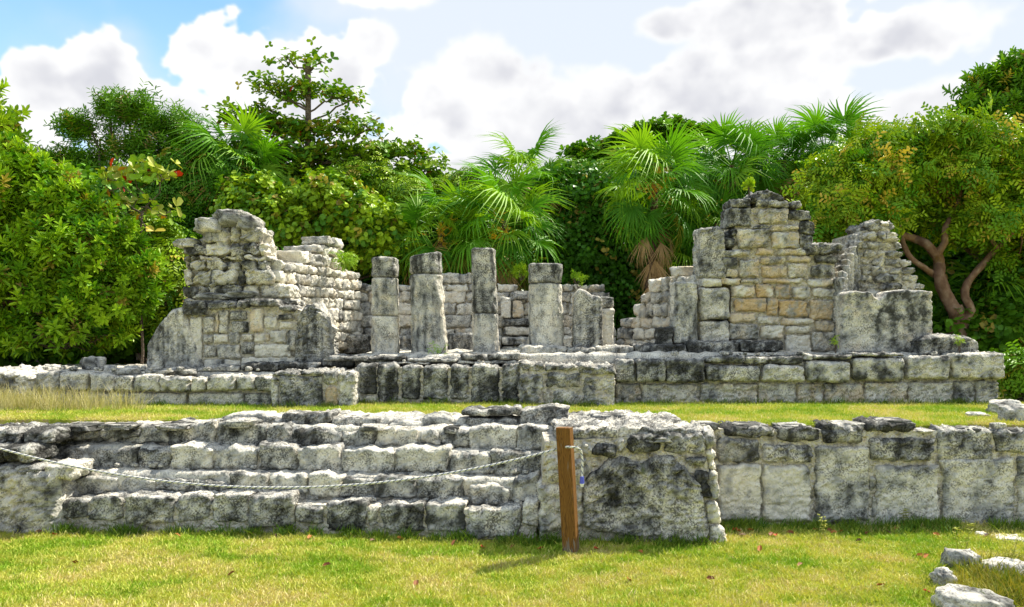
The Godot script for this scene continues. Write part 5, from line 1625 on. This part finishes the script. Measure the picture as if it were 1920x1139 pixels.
func make_small_things() -> void:
	# ---- wooden post
	var wood := mat(Color.WHITE, 0.75)
	var im := Image.create(256, 1024, false, Image.FORMAT_RGBA8)
	for y in 1024:
		for x in 256:
			var bend := fbm.get_noise_2d(x * 0.012, y * 0.0035) * 26.0
			var knot := 0.0
			for kx in [[90.0, 330.0], [170.0, 860.0]]:
				knot += 22.0 / (1.0 + pow((x - kx[0]) / 22.0, 2.0) + pow((y - kx[1]) / 46.0, 2.0))
			var g := 0.5 + 0.5 * sin((x + bend + knot) * 0.42)
			var f := fine.get_noise_2d(x * 0.7, y * 0.02)
			var c := Color(0.20, 0.095, 0.020).lerp(Color(0.075, 0.030, 0.007), clampf(pow(g, 3.0) * 0.75 + f * 0.25, 0, 1))
			var worn := smoothstep(0.35, 0.7, fbm.get_noise_2d(x * 0.02, y * 0.004) * 0.8 + 0.7 * smoothstep(900.0, 960.0, y + 60.0 * fine.get_noise_2d(x * 0.05, 0.0)))
			c = c.lerp(Color(0.22, 0.20, 0.17), worn * 0.7)
			var crack := fine.get_noise_2d(x * 0.16 + 4.0 * fine.get_noise_2d(0.0, y * 0.004), y * 0.0028)
			c = c.lerp(Color(0.02, 0.011, 0.004), 0.85 * smoothstep(0.62, 0.72, crack))
			im.set_pixel(x, y, c.linear_to_srgb())
	wood.albedo_texture = ImageTexture.create_from_image(im)
	var foot := spot(1071, 1038, 5.9)
	foot.y = lawn_y(foot.x, foot.z)
	wooden_post(foot, Vector3(-0.052, 0, 0.0), wood, "weathered square wooden post leaning slightly, with the rope's knotted end tied to it")
	var foot2 := Vector3(-4.02, lawn_y(-4.02, -6.0), -6.0)
	wooden_post(foot2, Vector3(0.02, 0, 0), wood, "wooden post that holds the rope's far end, at the plastered end wall")

	# ---- rope: three strands laid round one another, hanging between the posts
	var rope := thing("rope", "white braided barrier rope sagging in front of the stairway to the wooden post", "rope", Vector3(-1.8, 0, -5.95))
	var h0 := Vector3(-3.97, 0.80, -6.0)
	var h1 := Vector3(0.385, 0.785, -5.93)
	var path := Curve3D.new()
	for i in 61:
		var t := i / 60.0
		var p := h0.lerp(h1, t)
		p.y -= 0.315 * 4.0 * t * (1.0 - t)
		path.add_point(p - rope.position)
	strands(rope, path, 0.0042, 0.0048, 0.045)
	var tail := Curve3D.new()
	for q in [[0.385, 0.785, -5.93], [0.40, 0.80, -5.83], [0.47, 0.80, -5.82], [0.505, 0.775, -5.84], [0.515, 0.70, -5.85], [0.513, 0.62, -5.85], [0.512, 0.565, -5.85]]:
		tail.add_point(Vector3(q[0], q[1], q[2]) - rope.position)
	strands(rope, tail, 0.0042, 0.0048, 0.045)
	var wrap := CylinderMesh.new()
	wrap.top_radius = 0.014
	wrap.bottom_radius = 0.017
	wrap.height = 0.05
	part(rope, "end_wrap", wrap, mat(lin(0.10, 0.12, 0.55), 0.4), Vector3(0.512, 0.555, -5.85) - rope.position)
	var wrap2 := CylinderMesh.new()
	wrap2.top_radius = 0.018
	wrap2.bottom_radius = 0.010
	wrap2.height = 0.025
	part(rope, "end_knot", wrap2, mat(lin(0.75, 0.76, 0.78), 0.5), Vector3(0.512, 0.518, -5.85) - rope.position)

	# ---- loose stones
	for q in [[1800, 1066, 64, 40, .6, "knobbly grey boulder lying among weeds on the lawn"], [1770, 1098, 42, 34, .42, "small white stone lying in front of the knobbly boulder"], [1822, 1142, 125, 44, .56, "long flat grey-white stone half sunk in the lawn's corner"], [1895, 1080, 100, 34, .4, "flat white stone behind the long grass"],
			[1842, 1008, 22, 14, .15, "white pebble-sized stone at the retaining wall's foot"], [1895, 1012, 60, 12, .3, "thin flat stone in the weeds below the retaining wall"]]:
		var d: float = F * EYE / (q[1] - HZ)
		var at := spot(q[0], q[1], d)
		at.y = lawn_y(at.x, at.z) - 0.035
		single("loose_stone", boulder(Vector3(q[2] * d / F, q[3] * d / F * 1.25, q[2] * d / F * 0.75), {"dark": q[4]}), stone_mat, at, q[5], "stone", "loose stones on the lawn")
	for q in [[1886, 776, 60, 26, .62, "dark flat rock lying on the terrace's sandy edge"], [1905, 792, 60, 32, .55, "angular brown-grey rock in front of the dark flat rock"], [1832, 782, 38, 12, .35, "small pale stone on the terrace grass beside the dark rocks"], [1872, 801, 26, 10, .5, "small broken stone on the terrace's sandy edge"]]:
		var d: float = F * (EYE - TERRACE) / (q[1] - HZ)
		var at := spot(q[0], q[1], d)
		at.y = terrace_y(at.x, at.z) - 0.015
		single("terrace_rock", boulder(Vector3(q[2] * d / F, q[3] * d / F * 1.2, q[2] * d / F * 0.8), {"dark": q[4]}), stone_mat, at, q[5], "stone", "rocks on the terrace")
	for q in [[174, 697, 40, 27, .55, "round grey rock, largest of those on the ledge platform"], [97, 697, 34, 14, .5, "flattish rock first along the ledge platform's back edge"], [128, 697, 26, 12, .5, "low rock between the flattish one and the round grey rock"], [206, 697, 26, 13, .45, "pale low rock just past the round grey rock"], [246, 697, 30, 12, .4, "pale stone lying next to the rounded end stone"], [20, 700, 60, 12, .4, "broad thin rock at the ledge platform's far end"]]:
		var d := 9.4
		var at := spot(q[0], q[1], d)
		single("platform_rock", boulder(Vector3(q[2] * d / F, q[3] * d / F * 1.3, q[2] * d / F * 0.8), {"dark": q[4]}), stone_mat, at - Vector3(0, 0.02, 0), q[5], "stone", "loose rocks on the ledge platform")

	# ---- fallen leaves
	var st := SurfaceTool.new()
	st.begin(Mesh.PRIMITIVE_TRIANGLES)
	st.set_smooth_group(-1)
	add_leaf(st, Vector3(-0.04, 0, 0), Vector3.RIGHT, Vector3.UP, 0.062, 0.036, 0.6, 0.5, 0.12, 0.3)
	st.generate_normals()
	var leaf := st.commit()
	var lms := []
	for c in [lin(0.38, 0.07, 0.02), lin(0.22, 0.08, 0.03), lin(0.42, 0.16, 0.04), lin(0.16, 0.09, 0.05)]:
		var m := mat(c, 0.6)
		m.cull_mode = BaseMaterial3D.CULL_DISABLED
		lms.append(m)
	for q in [[75, 1003], [102, 1005], [116, 983], [178, 990], [247, 986], [318, 990], [335, 1013], [580, 1018], [636, 1003], [652, 1007], [752, 1018], [1312, 1036], [1380, 1000], [1386, 1004], [1394, 1010], [1446, 1010], [1455, 1012], [1555, 1000], [1565, 1003], [1575, 1002], [1685, 995], [1755, 1010], [1728, 1050], [1735, 1052], [1742, 1116], [1425, 1040], [1608, 1022], [1654, 1105], [1330, 1090], [220, 992], [275, 994], [400, 1004], [470, 1010], [520, 1012], [700, 1022], [850, 1026], [905, 1030], [960, 1032], [1012, 1036], [1120, 1040], [1200, 1044], [1410, 1002], [1480, 1006], [1530, 998], [1625, 1006], [1665, 1002], [1790, 1004], [1850, 1012], [140, 1060], [430, 1085], [610, 1068], [780, 1102], [1180, 1095], [1500, 1070]]:
		var d: float = F * EYE / (q[1] - HZ)
		var at := spot(q[0], q[1], d)
		at.y = lawn_y(at.x, at.z) + 0.028
		var o := single("fallen_leaf", leaf, lms[rng.randi() % 4], at, "dry red-brown leaf fallen on the lawn grass", "leaf", "fallen leaves on the lawn")
		o.rotation = Vector3(rng.randf_range(-0.5, 0.5), rng.randf() * TAU, rng.randf_range(-0.5, 0.5))

	# ---- flowering weeds by the right wall
	var lm := leaf_mat(0.6, 0.7)
	for q in [[1546, 1012, 0.16, "upright flowering weed standing alone before the retaining wall"], [1802, 1048, 0.26, "tall yellow-green weed sprouting behind the knobbly boulder"], [1895, 1075, 0.24, "spindly dry weed beside the flat white stone"], [1700, 985, 0.12, "low weed in front of the cracked white slab"]]:
		var d: float = F * EYE / (q[1] - HZ)
		var at := spot(q[0], q[1], d)
		at.y = lawn_y(at.x, at.z)
		var p := thing("weed_plant", q[3], "weed", at)
		var v := PackedVector3Array()
		var idx := PackedInt32Array()
		var s2 := SurfaceTool.new()
		s2.begin(Mesh.PRIMITIVE_TRIANGLES)
		s2.set_smooth_group(-1)
		s2.set_color(Color.WHITE)
		for k in 4:
			var top := Vector3(rng.randfn() * 0.04, q[2] * rng.randf_range(0.7, 1.1), rng.randfn() * 0.04)
			var pts := bent(Vector3(rng.randfn() * 0.01, 0, rng.randfn() * 0.01), top, 5, 0.02)
			add_tube(v, idx, pts, 0.0025, 0.0015, 4)
			for i in range(1, 6):
				for w in 3:
					var th := rng.randf() * TAU
					add_leaf(s2, pts[i], Vector3(cos(th), 0.5, sin(th)).normalized(), Vector3.UP, rng.randf_range(0.02, 0.035), 0.012)
		s2.generate_normals()
		part(p, "stem", finish(v, idx), mat(lin(0.25, 0.26, 0.06), 0.8))
		var wm := leaf_mat(0.6, 0.7)
		wm.albedo_color = lin(0.36, 0.38, 0.07)
		part(p, "leaves", s2.commit(), wm)

func wooden_post(foot: Vector3, lean: Vector3, wood: Material, label: String) -> void:
	var t := thing("wooden_post", label, "post", foot, "posts that hold the rope")
	var w := 0.053
	var h := 0.915
	var c := 0.006
	var prof := [Vector2(-w, -w + c), Vector2(-w + c, -w), Vector2(w - c, -w), Vector2(w, -w + c), Vector2(w, w - c), Vector2(w - c, w), Vector2(-w + c, w), Vector2(-w, w - c)]
	var st := SurfaceTool.new()
	st.begin(Mesh.PRIMITIVE_TRIANGLES)
	st.set_smooth_group(-1)
	for i in 8:
		var a: Vector2 = prof[i]
		var b: Vector2 = prof[(i + 1) % 8]
		var u0 := 0.13 * i
		var u1 := u0 + (b - a).length() / 0.106 * 0.5
		var rows := 6
		for k in rows:
			var y0 := -0.12 + (h + 0.12) * k / rows
			var y1 := -0.12 + (h + 0.12) * (k + 1) / rows
			var q := [Vector3(a.x, y0, a.y), Vector3(b.x, y0, b.y), Vector3(b.x, y1, b.y), Vector3(a.x, y1, a.y)]
			var uv := [Vector2(u0, 1.0 - y0 / h), Vector2(u1, 1.0 - y0 / h), Vector2(u1, 1.0 - y1 / h), Vector2(u0, 1.0 - y1 / h)]
			for n in [0, 1, 2, 0, 2, 3]:
				st.set_uv(uv[n])
				st.add_vertex(q[n] + lean * maxf(0.0, q[n].y / h))
	for i in 8:
		var a: Vector2 = prof[i]
		var b: Vector2 = prof[(i + 1) % 8]
		for q in [Vector3(0, h + 0.002, 0), Vector3(a.x, h, a.y), Vector3(b.x, h, b.y)]:
			st.set_uv(Vector2(q.x * 3.0 + 0.5, q.z * 0.5))
			st.add_vertex(q + lean)
	st.generate_normals()
	var p := part(t, "shaft", st.commit(), wood)
	p.rotation.y = -0.32

func strands(rope: Node3D, path: Curve3D, r: float, off: float, pitch: float) -> void:
	var n := ceili(path.get_baked_length() / (pitch / 8.0))
	var mats := [mat(lin(0.72, 0.71, 0.66), 0.85), mat(lin(0.72, 0.71, 0.66), 0.85), mat(lin(0.22, 0.24, 0.30), 0.85)]
	for s in 3:
		var v := PackedVector3Array()
		var idx := PackedInt32Array()
		var pts := PackedVector3Array()
		for i in n + 1:
			var l := path.get_baked_length() * i / n
			var c := path.sample_baked(l)
			var t := (path.sample_baked(minf(l + 0.02, path.get_baked_length())) - path.sample_baked(maxf(l - 0.02, 0.0))).normalized()
			var a := t.cross(Vector3(0.1, 0.2, 1)).normalized()
			var b := a.cross(t)
			var th := TAU * (l / pitch + s / 3.0)
			pts.append(c + (a * cos(th) + b * sin(th)) * off)
		add_tube(v, idx, pts, r, r, 5)
		part(rope, "strand", finish(v, idx), mats[s])
